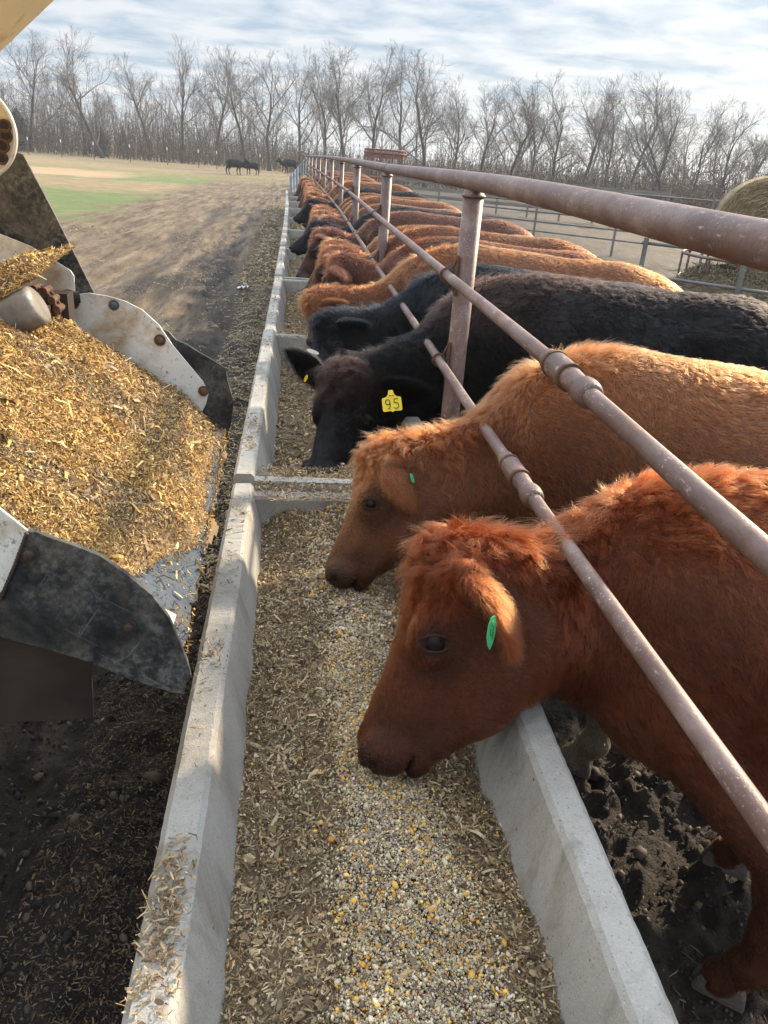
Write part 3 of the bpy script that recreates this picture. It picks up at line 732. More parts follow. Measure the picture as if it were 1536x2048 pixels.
gr = link('ground', me, mat_ground()); tag(gr, 'dirt lane, pasture and trampled mud around the feed bunks', None, kind='structure')
del X, Y, Z, I, Fq

# ---------------------------------------------------------------- concrete bunks
BL, Y0 = 2.83, 0.06-.0      # bunk length and start of the first one
TOP = 0.58
def bunk(k, nb=[0]):
    ya = Y0+k*(BL+.03); r = rnd(100+k); dzk = .012*math.sin(k*2.1)+(.018 if k else 0)
    # section from the left outside round to the right outside: (x, z)
    sec = [(0, -.12), (.0, TOP-.012), (.012, TOP), (.070, TOP), (.082, TOP-.012), (.092, TOP-.05), (.19, .16), (.24, .12), (.64, .12), (.69, .16), (.788, TOP-.05), (.798, TOP-.012), (.810, TOP), (.868, TOP), (.88, TOP-.012), (.88, -.12)]
    sec = np.array(sec); n = len(sec)
    ys = np.linspace(0, BL, 150); V = []; 
    for y in ys:
        j = r.normal(0, .0005, (n, 2)); j[[0, -1]] = 0
        for e_ in (1, 3, 11, 13):
            if r.random() < .06: j[e_] += (r.uniform(-.002, .002), -r.uniform(.001, .0035))
        s = sec+j; V.append(np.stack([s[:, 0]-.25+shift(ya+y), np.full(n, ya+y), s[:, 1]+dzk], 1))
    V = np.concatenate(V); m = len(ys)
    f = [(i*n+j, i*n+j+1, (i+1)*n+j+1, (i+1)*n+j) for i in range(m-1) for j in range(n-1)]
    f += [tuple(range(n))[::-1], tuple((m-1)*n+j for j in range(n))]
    mb = MB(); mb.add(V, f)
    for e, sgn in ((0.0, 1), (BL, -1)):          # the two end walls, seated between the side walls
        o = []; 
        w0, w1 = .085, .795
        ye = [e+sgn*.002, e+sgn*.055, e+sgn*.062, e+sgn*.085]; zt = [TOP-.030, TOP-.030, TOP-.042, .14]
        P = [(x, ye[i]+ya, z) for x in np.linspace(w0, w1, 14) for i, z in enumerate(zt)]+[]
        P = [(x, yy, z) for x in np.linspace(w0, w1, 14) for yy, z in ((e+sgn*.002+ya, .10), (ye[0]+ya, zt[0]), (ye[1]+ya, zt[1]), (ye[2]+ya, zt[2]), (ye[3]+ya, .10))]
        P = np.array(P); P[:, 0] += -.25+shift(ya+e)+0; P[:, 2] += dzk+r.normal(0, .0008, len(P))
        # widen at the bottom end only into the sloping walls
        mb.add(P, [(i*5+j, i*5+j+1, (i+1)*5+j+1, (i+1)*5+j) for i in range(13) for j in range(4)])
    o = mb.build('feed_bunk', M_CONC)
    where = ['nearest grey concrete feed bunk beneath the two closest red cows', 'second concrete feed bunk in the row, under the black cow tagged 95', 'third concrete feed bunk in the row, with a clean pale end wall'][k] if k < 3 else 'concrete feed bunk number %d along the row, running off towards the metal panel' % (k+1)
    if k >= 3: where = ORD[k]+' concrete feed bunk of the row, counted from the nearest'
    tag(o, where, 'feed bunk', 'concrete feed bunks set end to end')
    return dzk
ORD = ['first', 'second', 'third', 'fourth', 'fifth', 'sixth', 'seventh', 'eighth', 'ninth', 'tenth', 'eleventh', 'twelfth']
NB = 10
for k in range(NB): bunk(k)

# ---------------------------------------------------------------- pipe fence
fence = thing('pipe_fence', 'brown steel pipe fence with three rails standing behind the concrete bunks', 'fence', (.7, 3.5, 0))
FX = lambda y: .730+shift(y)
FO = np.array([.7, 3.5, 0])
def fpt(y, z, dx=0): return np.array([FX(y)+dx, y, z])-FO
ys = np.linspace(-.3, 36, 70); ZT = lambda y: np.interp(y, [0, 1.22, 1.82, 2.7, 3.74, 6.98, 11.5, 18, 36], [1.712, 1.716, 1.726, 1.738, 1.739, 1.728, 1.742, 1.745, 1.70])
mb = MB(); mb.tube([fpt(y, ZT(y)) for y in ys], .0375, 28); top = mb.build('top_rail', M_PIPE, fence, sm=True)
for y in (7.0, 14.2): 
    mb = MB(); mb.tube([fpt(y-.02, ZT(y)), fpt(y+.02, ZT(y))], .0415, 24); mb.build('weld_collar', M_PIPE, top, sm=False)
ZM = lambda y: np.interp(y, [0, .88, 1.9, 3.4, 6.6, 11, 36], [1.335, 1.339, 1.358, 1.353, 1.357, 1.38, 1.37])
ZL = lambda y: np.interp(y, [0, .72, 1.73, 2.7, 7, 12.7, 36], [1.02, 1.012, .988, .975, .980, 1.03, 1.03])
def rail(nm, zf, r_, jy):
    mb = MB(); mb.tube([fpt(y, zf(y), -.085) for y in ys], r_, 20); o = mb.build(nm, M_PIPE, fence, sm=True)
    for y in jy:           # threaded pipe coupling: sleeve between two dark rings, taper and a bulged reducer
        P_ = lambda a: fpt(y-a, zf(y-a), -.085)
        mb = MB(); mb.tube([P_(-.165), P_(-.035)], r_*1.55, 40); c = mb.build('pipe_coupling', M_PIPE, o, bevel=.003)
        mb = MB(); mb.tube([P_(-.225), P_(-.215), P_(-.165)], [r_*1.05, r_*1.28, r_*1.28], 32); mb.build('coupling_neck', M_PIPE, c); mb = MB(); mb.tube([P_(-.035), P_(.045), P_(.05)], [r_*1.34, r_*1.22, r_*1.1], 32); mb.build('coupling_neck', M_PIPE, c)
        mb = MB(); tt = np.linspace(0, math.pi, 13); mb.tube([P_(.078-.036*math.cos(q)) for q in tt], [r_*(1+.62*math.sin(q)**.7) for q in tt], 32); mb.build('reducer', M_PIPE, c, sm=True)
        for a in (-.160, -.040):
            mb = MB(); mb.tube([P_(a-.006), P_(a+.006)], r_*1.68, 40); mb.build('coupling_ring', M_RUST, c)
    return o
mid = rail('middle_rail', ZM, .021, (1.72, 16.0)); low = rail('lower_rail', ZL, .0195, (1.98, 9.3))
for k in range(10):
    y = 3.5+3.6*k; r = .044
    mb = MB(); mb.tube([fpt(y, -.3), fpt(y, .8), fpt(y, ZT(y)-.035)], r, 22); po = mb.build('post', M_PIPE, fence, sm=True)
    mb = MB()
    tt = np.linspace(0, 2*math.pi, 20); mb.tube([fpt(y, ZT(y)-.045)+np.array([math.cos(a)*.046, math.sin(a)*.046, -.012+.028*abs(math.sin(a))*0]) for a in tt], .007, 6, cap=False); mb.build('weld_bead', M_PIPE, po, sm=True)
    for zf, rr, nm in ((ZM, .021, mid), (ZL, .0195, low)):
        mb = MB(); c0 = fpt(y-.02, zf(y), -.085)
        tt = np.linspace(0, 2*math.pi, 22); mb.tube([c0+np.array([math.cos(a)*(rr+.008), 0, math.sin(a)*(rr+.008)]) for a in tt], .006, 6, cap=False)
        mb.tube([c0+np.array([rr, 0, .03]), fpt(y-.02, zf(y)+.075, -.045)], .006, 6); mb.tube([c0+np.array([rr, 0, -.03]), fpt(y-.02, zf(y)-.075, -.045)], .006, 6)
        mb.box(fpt(y-.02, zf(y), -.045), (.008, .035, .17)); mb.build('rail_bracket', M_RUST, po, sm=False)
# ---------------------------------------------------------------- feed in the bunks
def band(y): return .17-.02*y+shift(y)*0
def feed_h(x, y):        # x measured from the bunk's left outer edge
    c = x-.44
    ph = (y-Y0) % (BL+.03); end = smooth(.30, .02, np.minimum(ph, BL+.03-ph))*smooth(2.0, 2.6, y)
    h = .365+.035*(1-(c/.36)**2)+.09*(fbm(x*4, y*4, 3, 61)-.5)+.028*(fbm(x*18, y*18, 3, 62)-.5)
    h = h+.10*end*smooth(.05, .25, x)+.03*np.exp(-((c+.0)/.12)**2)
    h = h+.05*smooth(.35, .12, x)*(fbm(x*3, y*1.7, 3, 71)-.3)+.055*smooth(.55, .72, x)*(fbm(x*3+9, y*2.1, 3, 73)-.35)*2
    return h
YE = Y0+NB*(BL+.03)-.05
def strips(P, Nn, L, W, rng, tilt=.35, bend=.25, along=None):
    """thin bent chips lying on points P of a surface with normals Nn"""
    n = len(P); a = rng.normal(0, 1, (n, 3)) if along is None else along+.6*rng.normal(0, 1, (n, 3))
    t = a-(a*Nn).sum(1)[:, None]*Nn*(1-tilt*rng.random(n))[:, None]; t /= np.linalg.norm(t, axis=1)[:, None]
    s = np.cross(Nn+.7*rng.normal(0, 1, (n, 3)), t); s /= np.linalg.norm(s, axis=1)[:, None]
    u = np.cross(t, s); b = (bend*rng.normal(0, 1, n)*L)[:, None]*u
    L = L[:, None]/2; W = W[:, None]/2
    V = np.stack([P-t*L-s*W*.7, P-t*L+s*W*.7, P+b-s*W, P+b+s*W, P+t*L-s*W*.5, P+t*L+s*W*.5], 1).reshape(-1, 3)
    o = (np.arange(n)*6)[:, None]
    Fq = np.concatenate([o+np.array([[0, 1, 3, 2]]), o+np.array([[2, 3, 5, 4]])])
    return V, Fq
ph_ = (1+5**.5)/2
ICO = nrm_ = np.array([(-1, ph_, 0), (1, ph_, 0), (-1, -ph_, 0), (1, -ph_, 0), (0, -1, ph_), (0, 1, ph_), (0, -1, -ph_), (0, 1, -ph_), (ph_, 0, -1), (ph_, 0, 1), (-ph_, 0, -1), (-ph_, 0, 1)])/math.sqrt(1+ph_**2)
ICF = np.array([(0, 11, 5), (0, 5, 1), (0, 1, 7), (0, 7, 10), (0, 10, 11), (1, 5, 9), (5, 11, 4), (11, 10, 2), (10, 7, 6), (7, 1, 8), (3, 9, 4), (3, 4, 2), (3, 2, 6), (3, 6, 8), (3, 8, 9), (4, 9, 5), (2, 4, 11), (6, 2, 10), (8, 6, 7), (9, 8, 1)])
def blobs(P, S, rng, ell=(1, .75, .7)):
    n = len(P); V = np.empty((n, 12, 3)); 
    A = rng.normal(0, 1, (n, 3)); A /= np.linalg.norm(A, axis=1)[:, None]; B = np.cross(A, rng.normal(0, 1, (n, 3))); B /= np.linalg.norm(B, axis=1)[:, None]; C = np.cross(A, B)
    e = np.array(ell)*(1+.15*rng.normal(0, 1, (n, 3)))
    loc = ICO[None]*(1+.10*rng.normal(0, 1, (n, 12, 1)))
    V = P[:, None]+S[:, None, None]*((loc[..., 0:1]*e[:, None, 0:1])*A[:, None]+(loc[..., 1:2]*e[:, None, 1:2])*B[:, None]+(loc[..., 2:3]*e[:, None, 2:3])*C[:, None])
    return V.reshape(-1, 3), ((np.arange(n)*12)[:, None, None]+ICF[None]).reshape(-1, 3)
CH = np.array([(.16, .10, .05), (.24, .155, .08), (.33, .23, .12), (.42, .31, .17), (.11, .065, .035), (.28, .20, .11), (.20, .14, .075), (.50, .40, .24)])
CH_SUNLIT = np.array([(.46, .26, .075), (.58, .35, .105), (.64, .43, .15), (.36, .20, .06), (.22, .12, .04), (.70, .52, .24), (.50, .31, .095), (.15, .085, .035)])  # chute silage: the warm sunlight is put into these chip colours
def pick(tab, n, rng, prob=None):
    c = tab[rng.choice(len(tab), n, p=prob)]; return np.clip(c*(1+.18*rng.normal(0, 1, (n, 1))), .01, .9)

# the compacted mass below the loose pieces
fx = np.linspace(.11, .77, 90); fy = np.concatenate([np.arange(.10, 3.4, .012), np.arange(3.4, YE, .03)])
X, Y = np.meshgrid(fx, fy, indexing='ij'); Z = feed_h(X, Y)-.006
# end walls poke through: keep the mass below them where they stand
base = np.stack([X-.25+shift(Y), Y, Z], -1).reshape(-1, 3); nx, ny = X.shape; I = np.arange(nx*ny).reshape(nx, ny)
Fq = np.stack([I[:-1, :-1], I[1:, :-1], I[1:, 1:], I[:-1, 1:]], -1).reshape(-1, 4)
kk = fbm(X*30, Y*30, 3, 5).ravel()[:, None]
bc = np.array([.16, .115, .068])*(.5+kk)
rng = rnd(7)
def feed_pts(n, ya, yb, pw=1.0):
    y = ya+(yb-ya)*rng.random(n)**pw; x = .115+.65*rng.random(n)
    return x, y
def grainy(x, y):       # where the pelleted grain lies, 0..1
    c = .47+.03*np.sin(y*1.3+1); hw = .135+.04*smooth(1.6, .8, y)+.03*np.sin(y*2.3+1)
    if not hasattr(y, '__len__'): pass
    d = np.abs(x-c)/hw+1.1*(fbm(x*6, y*5, 4, 91)-.5)
    return smooth(1.30, .50, d)*(.30+.70*smooth(3.3, 2.4, y))
VV, FF, CC = [base], [Fq], [bc]; nv = len(base)
def feed_add(n, ya, yb, Lr, Wr, pw=1.0, keep=.10):
    global nv
    x, y = feed_pts(n, ya, yb, pw); g = grainy(x, y); ok = rng.random(n) > g*(1-keep); x, y = x[ok], y[ok]; n = len(x)
    e = .004; z = feed_h(x, y); nxn = np.stack([-(feed_h(x+e, y)-z)/e, -(feed_h(x, y+e)-z)/e, np.ones(n)], 1); nxn /= np.linalg.norm(nxn, axis=1)[:, None]
    P = np.stack([x-.25+shift(y), y, z+rng.random(n)*.010], 1)
    L = np.exp(rng.normal(math.log(Lr), .5, n)); W = np.exp(rng.normal(math.log(Wr), .45, n)); big = rng.random(n) < .015; W = np.where(big, W*2.6, W); L = np.where(big, L*1.1, L)
    V, Fs = strips(P, nxn, np.clip(L, .004, .07), np.clip(W, .0008, .014), rng, .5, .11)
    tone = .62+.75*fbm(x*8, y*8, 3, 97)[:, None]
    VV.append(V); FF.append(Fs+nv); CC.append(np.repeat(pick(CH, n, rng)*tone, 6, 0)); nv += len(V)
feed_add(70000, .2, 2.95, .011, .0024, keep=.34); feed_add(5000, .2, 2.95, .022, .006); feed_add(30000, 2.9, 9, .022, .0045); feed_add(14000, 9, YE, .04, .008)
n = 1500; x, y = feed_pts(n, .2, 3.0); ok = (rng.random(n) > grainy(x, y)*.85); x, y = x[ok], y[ok]; n = len(x)
V, Fs = blobs(np.stack([x-.25+shift(y), y, feed_h(x, y)+.004], 1), np.exp(rng.normal(math.log(.0065), .35, n)), rng, (1.3, .8, .35))
VV.append(V); FF = [np.concatenate(FF)]; FT = Fs+nv; CC.append(np.repeat(pick(CH, n, rng), 12, 0)); nv += len(V)
feed_me = mesh_np('silage', np.concatenate(VV), [FF[0], FT], np.concatenate(CC), sm=False)
o = link('silage', feed_me, M_FEED); tag(o, 'brown chopped silage filling the row of concrete bunks', 'feed', kind='stuff')
def grain(n, ya, yb, S, keep):
    x, y = feed_pts(n, ya, yb); g = grainy(x, y); yel = fbm(x*5, y*5, 3, 93); ok = rng.random(n) < np.maximum(g, keep); x, y = x[ok], y[ok]; n = len(x); yel = yel[ok]
    P = np.stack([x-.25+shift(y), y, feed_h(x, y)+.002+rng.random(n)*.008], 1)
    kind = rng.random(n); py = smooth(.45, .65, yel)
    c = np.where((kind < .48-.22*py)[:, None], pick(np.array([(.20, .145, .105), (.27, .21, .15), (.15, .11, .08), (.34, .275, .20)]), n, rng),
        np.where((kind < .93-.10*py)[:, None], pick(np.array([(.44, .375, .25), (.54, .47, .33), (.35, .285, .185)]), n, rng), pick(np.array([(.56, .32, .06), (.60, .39, .10), (.48, .23, .05)]), n, rng)))
    c = c*(.75+.5*fbm(x*9, y*9, 3, 98)[:, None])
    s = S*np.exp(rng.normal(0, .33, n))*np.where(kind < .84, 1, 1.15)
    V, Fs = blobs(P, s, rng, (1.25, .8, .7)); return V, Fs, np.repeat(c, 12, 0)
G = [grain(120000, .2, 2.0, .0027, .04), grain(42000, 2.0, 3.4, .0036, .05), grain(22000, 3.4, 9, .0065, .04), grain(7000, 9, YE, .013, .05)]
off = 0; VV, FF, CC = [], [], []
for v_, f_, c_ in G: VV.append(v_); FF.append(f_+off); CC.append(c_); off += len(v_)
o = link('grain', mesh_np('grain', np.concatenate(VV), np.concatenate(FF), np.concatenate(CC)), M_GRAIN); tag(o, 'pelleted grain with corn and oats poured along the middle of the bunks', 'grain', kind='stuff')

# crumbs of silage on the rims of the bunks and straw litter on the ground
VV, FF, CC = [], [], []; nv = 0
def litter(P, Nn, Lr, Wr, tab, tilt=.4):
    global nv
    n = len(P); L = np.clip(np.exp(rng.normal(math.log(Lr), .5, n)), .003, .15); W = np.clip(np.exp(rng.normal(math.log(Wr), .4, n)), .0007, .02)
    V, Fs = strips(P, Nn, L, W, rng, tilt, .2); VV.append(V); FF.append(Fs+nv); CC.append(np.repeat(pick(tab, n, rng), 6, 0)); nv += len(V)
for (yc, n, sp, xo) in ((.95, 260, .05, 0), (1.05, 120, .03, .01), (.86, 260, .06, 0), (1.5, 30, .1, 0), (1.72, 90, .05, 0), (2.2, 60, .1, 0), (2.6, 60, .12, 0), (3.3, 160, .07, 0), (3.6, 120, .09, 0), (4.4, 60, .2, 0), (5.3, 140, .12, 0), (6.3, 150, .2, 0), (7.2, 170, .3, 0), (8.3, 150, .3, 0), (10, 200, .6, 0), (13, 300, 1.5, 0)):
    y = yc+sp*rng.normal(0, 1, n); x = np.clip(.042+.02*rng.normal(0, 1, n), .003, .08)
    hz = TOP+.012*np.sin(np.floor((y-Y0)/(BL+.03))*2.1)+np.where(y > Y0+BL+.03, .018, 0)
    litter(np.stack([x-.25+shift(y), y, hz+.002+.012*rng.random(n)**2], 1), np.tile([0, 0, 1.0], (n, 1)), .012, .0028, CH)
for (n, ya, yb) in ((3200, 2.74, 3.10), (900, 5.65, 5.92), (400, 8.4, 8.9)):       # over the joints
    y = rng.uniform(ya, yb, n); x = rng.uniform(.09, .8, n); z = np.maximum(feed_h(x, y), TOP-.005)+.004*rng.random(n)
    litter(np.stack([x-.25+shift(y), y, z], 1), np.tile([0, 0, 1.0], (n, 1)), .015, .003, CH)
def onground(x, y): return np.stack([x, y, ground_h(x, y)+.003+.004*rng.random(len(x))], 1)
STRAW = np.array([(.30, .23, .13), (.38, .30, .18), (.22, .16, .09), (.15, .11, .07), (.44, .36, .23)])
DK = np.array([(.05, .04, .03), (.09, .07, .05), (.16, .12, .08), (.03, .025, .02)])
n = 30000; y = rng.uniform(.3, 3.2, n); x = shift(y)-.26-.45*rng.random(n)**2.2; litter(onground(x, y), np.tile([0, 0, 1.0], (n, 1)), .010, .0026, np.concatenate([DK, CH[:3]*.55]))
n = 700; y = rng.uniform(.3, 3.2, n); x = shift(y)-.27-.9*rng.random(n)**1.3; litter(onground(x, y), np.tile([0, 0, 1.0], (n, 1)), .015, .003, CH*.6)
n = 26000; y = 3+9*rng.random(n)**1.3; x = shift(y)-.27-.5*rng.random(n)**1.7; litter(onground(x, y), np.tile([0, 0, 1.0], (n, 1)), .022, .005, STRAW)
n = 12000; y = 12+18*rng.random(n)**1.3; x = shift(y)-.27-.6*rng.random(n)**1.5; litter(onground(x, y), np.tile([0, 0, 1.0], (n, 1)), .06, .012, STRAW)
n = 34000; y = 3+16*rng.random(n)**1.2; x = shift(y)-.6-6.0*rng.random(n); g = fbm(x*1.2, y*.4, 4, 15) > .47; x, y = x[g], y[g]; n = len(x); litter(onground(x, y), np.tile([0, 0, 1.0], (n, 1)), .04, .006, STRAW)
n = 5000; y = rng.uniform(.7, 4.5, n); x = .72+1.8*rng.random(n); litter(onground(x, y), np.tile([0, 0, 1.0], (n, 1)), .018, .0025, DK)
o = link('straw_litter', mesh_np('straw_litter', np.concatenate(VV), np.concatenate(FF), np.concatenate(CC), sm=False), M_FEED); tag(o, 'loose straw and silage crumbs scattered over the lane and bunk rims', 'straw', kind='stuff')
# mud clods
n = 9000; y = rng.uniform(.6, 5, n); x = .68+2.0*rng.random(n)**1.2; P = onground(x, y)
n2 = 2200; y2 = rng.uniform(.4, 3, n2); x2 = -.35-1.0*rng.random(n2); P = np.concatenate([P, onground(x2, y2)]); n += n2
V, Fs = blobs(P, np.exp(rng.normal(math.log(.0048), .6, n)), rng, (1, .8, .6)); c = np.repeat(pick(np.array([(.02, .017, .015), (.045, .036, .028), (.09, .07, .05)]), n, rng), 12, 0)
o = link('mud_clods', mesh_np('mud_clods', V, Fs, c), M_FEED); tag(o, 'small black clods of churned mud on both sides of the bunks', 'mud', kind='stuff')
# ---------------------------------------------------------------- the herd along the bunks
RED = (.30, .085, .030); TAN = (.46, .22, .095); BLK = (.013, .011, .012); BRN = (.22, .075, .035)
def tag_leaf(mat, size, hang=(0, 0, -1), text=None, pos=.55, ink=None):
    def f(eo, H, ax, zx, yx, EV):
        base = H.at(.075, -.065, .115)+ax*.20*H.k*pos+zx*.006
        return base
    return f
def green_leaf_tag(eo, H, ax, zx, yx, EV):
    yw = fromlocal(EV.mean(0), **A1)[1]; c = tolocal(at(985, 1236, yw-.085), **A1); d = dirlocal(nrmz((.0, -.12, -1))); s = dirlocal(nrmz((.75, .66, 0)))
    o = [c+d*a*.075+s*b*.0155 for a, b in ((-.05, -.35), (.15, -.85), (.5, -1), (.8, -.6), (1.0, 0), (.85, .55), (.5, .95), (.15, .9), (-.05, .4))]
    mb = MB(); mb.plate(o, np.cross(d, s)*.0018); t_ = mb.build('ear_tag', M_TAGG, eo)
    nn = np.cross(d, s); nn = nn*(1 if nn[1] < 0 else -1)
    mb = MB()
    def st(p): mb.tube([c+d*a*.075+s*b*.0155+nn*.0028 for a, b in p], .0006, 4)
    st([(.30, -.35), (.52, -.30), (.50, .35)]); st([(.30, .25), (.68, .2)]); st([(.20, -.1), (.26, .2)])
    mb.build('tag_number', M_INK, t_)
    mb = MB(); mb.tube([c+d*.010+nn*.001, c+d*.010+nn*.006], .005, 12); mb.build('tag_pin', M_TAGG, t_)
def green_button_tag(eo, H, ax, zx, yx, EV):
    i0 = len(EV)//2; c = EV[:i0][8*15+7]; nn = -zx
    a = nrmz(np.cross(nn, (0, 0, 1))); b = np.cross(nn, a)
    tt = np.linspace(0, 2*math.pi, 20)[:-1]
    mb = MB(); mb.plate([c+nn*.018+a*.0085*math.cos(q)+b*.0165*math.sin(q) for q in tt], nn*.003); t_ = mb.build('ear_tag', M_TAGG, eo)
    mb = MB(); mb.plate([c+nn*.0215+a*.002*math.cos(q)+b*.003*math.sin(q) for q in tt], nn*.001); mb.build('tag_pin', M_INK, t_)
    c2 = c+ax*.01-nn*.02+np.array([-.02, 0, -.07]); mb = MB(); mb.plate([c2+a*.004*math.cos(q)+np.array([0, 0, .018*math.sin(q)]) for q in tt], nn*.002); mb.build('ear_tag', M_TAGG, eo)
def yellow_tag(eo, H, ax, zx, yx, EV):
    yw = fromlocal(EV.mean(0), **A3)[1]; c = tolocal(at(785, 788, yw-.10), **A3); nn = dirlocal(nrmz((-.22, -.90, .38)), 23); s = nrmz(np.cross((0, 0, 1), nn)); s = s*(1 if s[0] > 0 else -1); d = nrmz(np.cross(nn, s)); d = d*(1 if d[2] < 0 else -1)
    ang = -.22; s, d = s*math.cos(ang)+d*math.sin(ang), d*math.cos(ang)-s*math.sin(ang)
    h, w_ = .066, .040
    o = [c+s*a*w_+d*b*h for a, b in ((-.32, -.10), (-.22, -.38), (.22, -.38), (.32, -.10), (.55, .06), (.95, .12), (1.0, .25), (1.0, .95), (.85, 1.02), (.2, 1.0), (0, 1.08), (-.2, 1.0), (-.85, 1.02), (-1.0, .95), (-1.0, .25), (-.95, .12), (-.55, .06))]
    mb = MB(); mb.plate(o, nn*-.002); t_ = mb.build('ear_tag', M_TAGY, eo)
    mb = MB(); P = lambda a, b: c+s*a*w_+d*b*h+nn*.0016
    def st(p): mb.tube([P(a, b) for a, b in p], .0019, 5)
    q = [(-.42+.24*math.cos(t), .40+.17*math.sin(t)) for t in np.linspace(0, 2*math.pi, 14)]; st(q)
    st([(-.18, .40), (-.20, .66), (-.30, .83), (-.48, .84)])
    st([(.66, .22), (.26, .22), (.22, .50), (.42, .45), (.62, .52), (.68, .68), (.58, .82), (.38, .86), (.20, .80)])
    st([(-.25, -.0), (-.1, -.04), (-.02, .02)]); st([(.1, -.02), (.3, 0.02)])
    mb.build('tag_number', M_INK, t_)

ZP = -.12; FEEDRAIL = .645
M_TAGW = flat_mat('white_tag_plastic', (.75, .76, .74), .4)
def white_tag(eo, H, ax, zx, yx, EV):
    yw = fromlocal(EV.mean(0), **A3)[1]; tt = np.linspace(0, 2*math.pi, 20)[:-1]
    for px_, py_, w_, h_, m_ in ((641, 703, .026, .008, M_TAGW), (628, 756, .006, .017, M_TAGY)):
        c = tolocal(at(px_, py_, yw-.09), **A3); s_ = dirlocal((1, 0, -.35), 23); u_ = dirlocal((.35, 0, 1), 23)
        mb = MB(); mb.plate([c+s_*w_*math.cos(q)+u_*h_*math.sin(q) for q in tt], dirlocal((0, .002, 0), 23)); mb.build('ear_tag', m_, eo)
def place(c, Y, deg=27, s=1, dx=0, z=ZP, sx=None):
    """put the cow so that its neck passes under the lower rail at Y, its body turned by deg"""
    a = R(deg); X0 = FEEDRAIL+shift(Y)+dx
    c.rotation_euler = (0, 0, -a); c.scale = (s*(sx or 1), s*(1.06 if sx else 1), s); s = s*(sx or 1)
    c.location = (X0-.64*s*math.cos(a), Y+.64*s*math.sin(a), z)
def tolocal(p, Y, deg=27, s=1, dx=0, z=ZP):
    a = R(deg); X0 = FEEDRAIL+shift(Y)+dx; q = np.asarray(p, float)-np.array([X0-.64*s*math.cos(a), Y+.64*s*math.sin(a), z])
    c_, s_ = math.cos(a), math.sin(a)          # inverse of a turn by -a
    return np.array([q[0]*c_-q[1]*s_, q[0]*s_+q[1]*c_, q[2]])/s
def fromlocal(p, Y, deg=27, s=1, dx=0, z=ZP):
    a = R(deg); X0 = FEEDRAIL+shift(Y)+dx; p = np.asarray(p, float)*s; c_, s_ = math.cos(a), math.sin(a)
    return np.array([p[0]*c_+p[1]*s_+X0-.64*s*c_, -p[0]*s_+p[1]*c_+Y+.64*s*s_, p[2]+z])
def dirlocal(v, deg=27):
    a = R(deg); c_, s_ = math.cos(a), math.sin(a); return np.array([v[0]*c_-v[1]*s_, v[0]*s_+v[1]*c_, v[2]])
QF = globals().get('QF', 1.0)      # share of the strands
RED = (.112, .0285, .0090); TAN = (.165, .055, .0190); BLK = (.0045, .004, .0045); BRN = (.075, .022, .011)
A1 = dict(Y=1.79, deg=27)
c1, H1 = make_cow(dict(P=tolocal(at(888, 1085, 1.66), **A1), M=tolocal(at(704, 1500, 1.47), **A1), side=dirlocal((-.24, -1, 0)), neck_drop=.17,
    legs=[tuple(tolocal(atz(px_, py_, -.08), **A1)[:2]) for px_, py_ in ((1455, 1965), (1465, 1715))], front=1.5, withers=1.28, ear_col=(1.15, 1.1, 1.0), earL=(dirlocal((.45, -.72, -.42)), dirlocal((-.62, -.36, -.66)), green_leaf_tag), droop=-.03, ear_len=.86, ear_w=.98, cup=.95, shag=.85),
    'nearest cow, deep red with shaggy poll and narrow green ear tag', RED, cell=.0075, hairs=int(230000*QF), seed=11, kpts=6, lscale=.88)
place(c1, **A1)
A2 = dict(Y=2.71, deg=27)
c2, H2 = make_cow(dict(P=tolocal(at(758, 903, 2.55), **A2), M=tolocal(at(644, 1150, 2.36), **A2), side=dirlocal((-.26, -1, 0)), neck_drop=.15,
    legs=[tuple(tolocal(atz(1158, 1520, -.08), **A2)[:2]), (1.16, .2)], shag=.40, pale_legs=True, front=1.8, withers=1.36, blaze=1, ear_col=(1.1, 1.05, 1.0), earL=(dirlocal((.26, -.30, -.85)), dirlocal((-.75, .55, -.2)), green_button_tag), ear_len=.78, ear_w=1.05),
    'tan cow with a pale face and a small green button tag, second from the camera', TAN, cell=.0085, hairs=int(170000*QF), seed=23, kpts=6, lscale=.85)
place(c2, **A2)
A3 = dict(Y=4.15, deg=23, s=1.1)
c3, H3 = make_cow(dict(hk=1.1, shag=1.5, P=tolocal(at(712, 735, 3.82), **A3), M=tolocal(at(648, 925, 3.48), **A3), side=dirlocal((.90, -.45, 0), 23), neck_drop=.10,
    rail=.985, legs=((1.0, -.17), (1.14, .2)), withers=1.28, black=True, nose=.7,
    earL=(dirlocal((.78, -.62, .02), 23), dirlocal((-.2, -.75, -.5), 23), yellow_tag), rust=1, earR=(dirlocal((-.75, .25, .40), 23), dirlocal((-.2, -.6, -.3), 23), white_tag)),
    'black cow wearing a yellow ear tag numbered 95, head turned towards the lane', BLK, cell=.009, hairs=int(120000*QF), seed=31, rscale=1.15)
place(c3, **A3, sx=1.08)
A4 = dict(Y=5.13, deg=32)
c4, H4 = make_cow(dict(P=tolocal(at(665, 640, 4.95), **A4), M=tolocal(at(640, 770, 4.7), **A4), side=dirlocal((.35, -.9, 0)), neck_drop=.10, withers=1.34, black=True, nose=.7),
    'bluish black cow without a tag standing right behind the tagged black one', (.004, .005, .007), cell=.011, hairs=int(60000*QF), seed=41, rscale=1.5)
place(c4, **A4, sx=1.15)
A5 = dict(Y=5.84, deg=33)
c5, H5 = make_cow(dict(P=tolocal(at(652, 600, 5.75), **A5), M=tolocal(at(640, 690, 5.6), **A5), side=dirlocal((.45, -.9, 0)), neck_drop=.10, withers=1.39, blaze=.6),
    'orange cow with a bleached back, its rump showing above the black cows', (.16, .048, .015), cell=.011, hairs=int(70000*QF), seed=51, rscale=1.4, lscale=.8)
place(c5, **A5, sx=1.3)
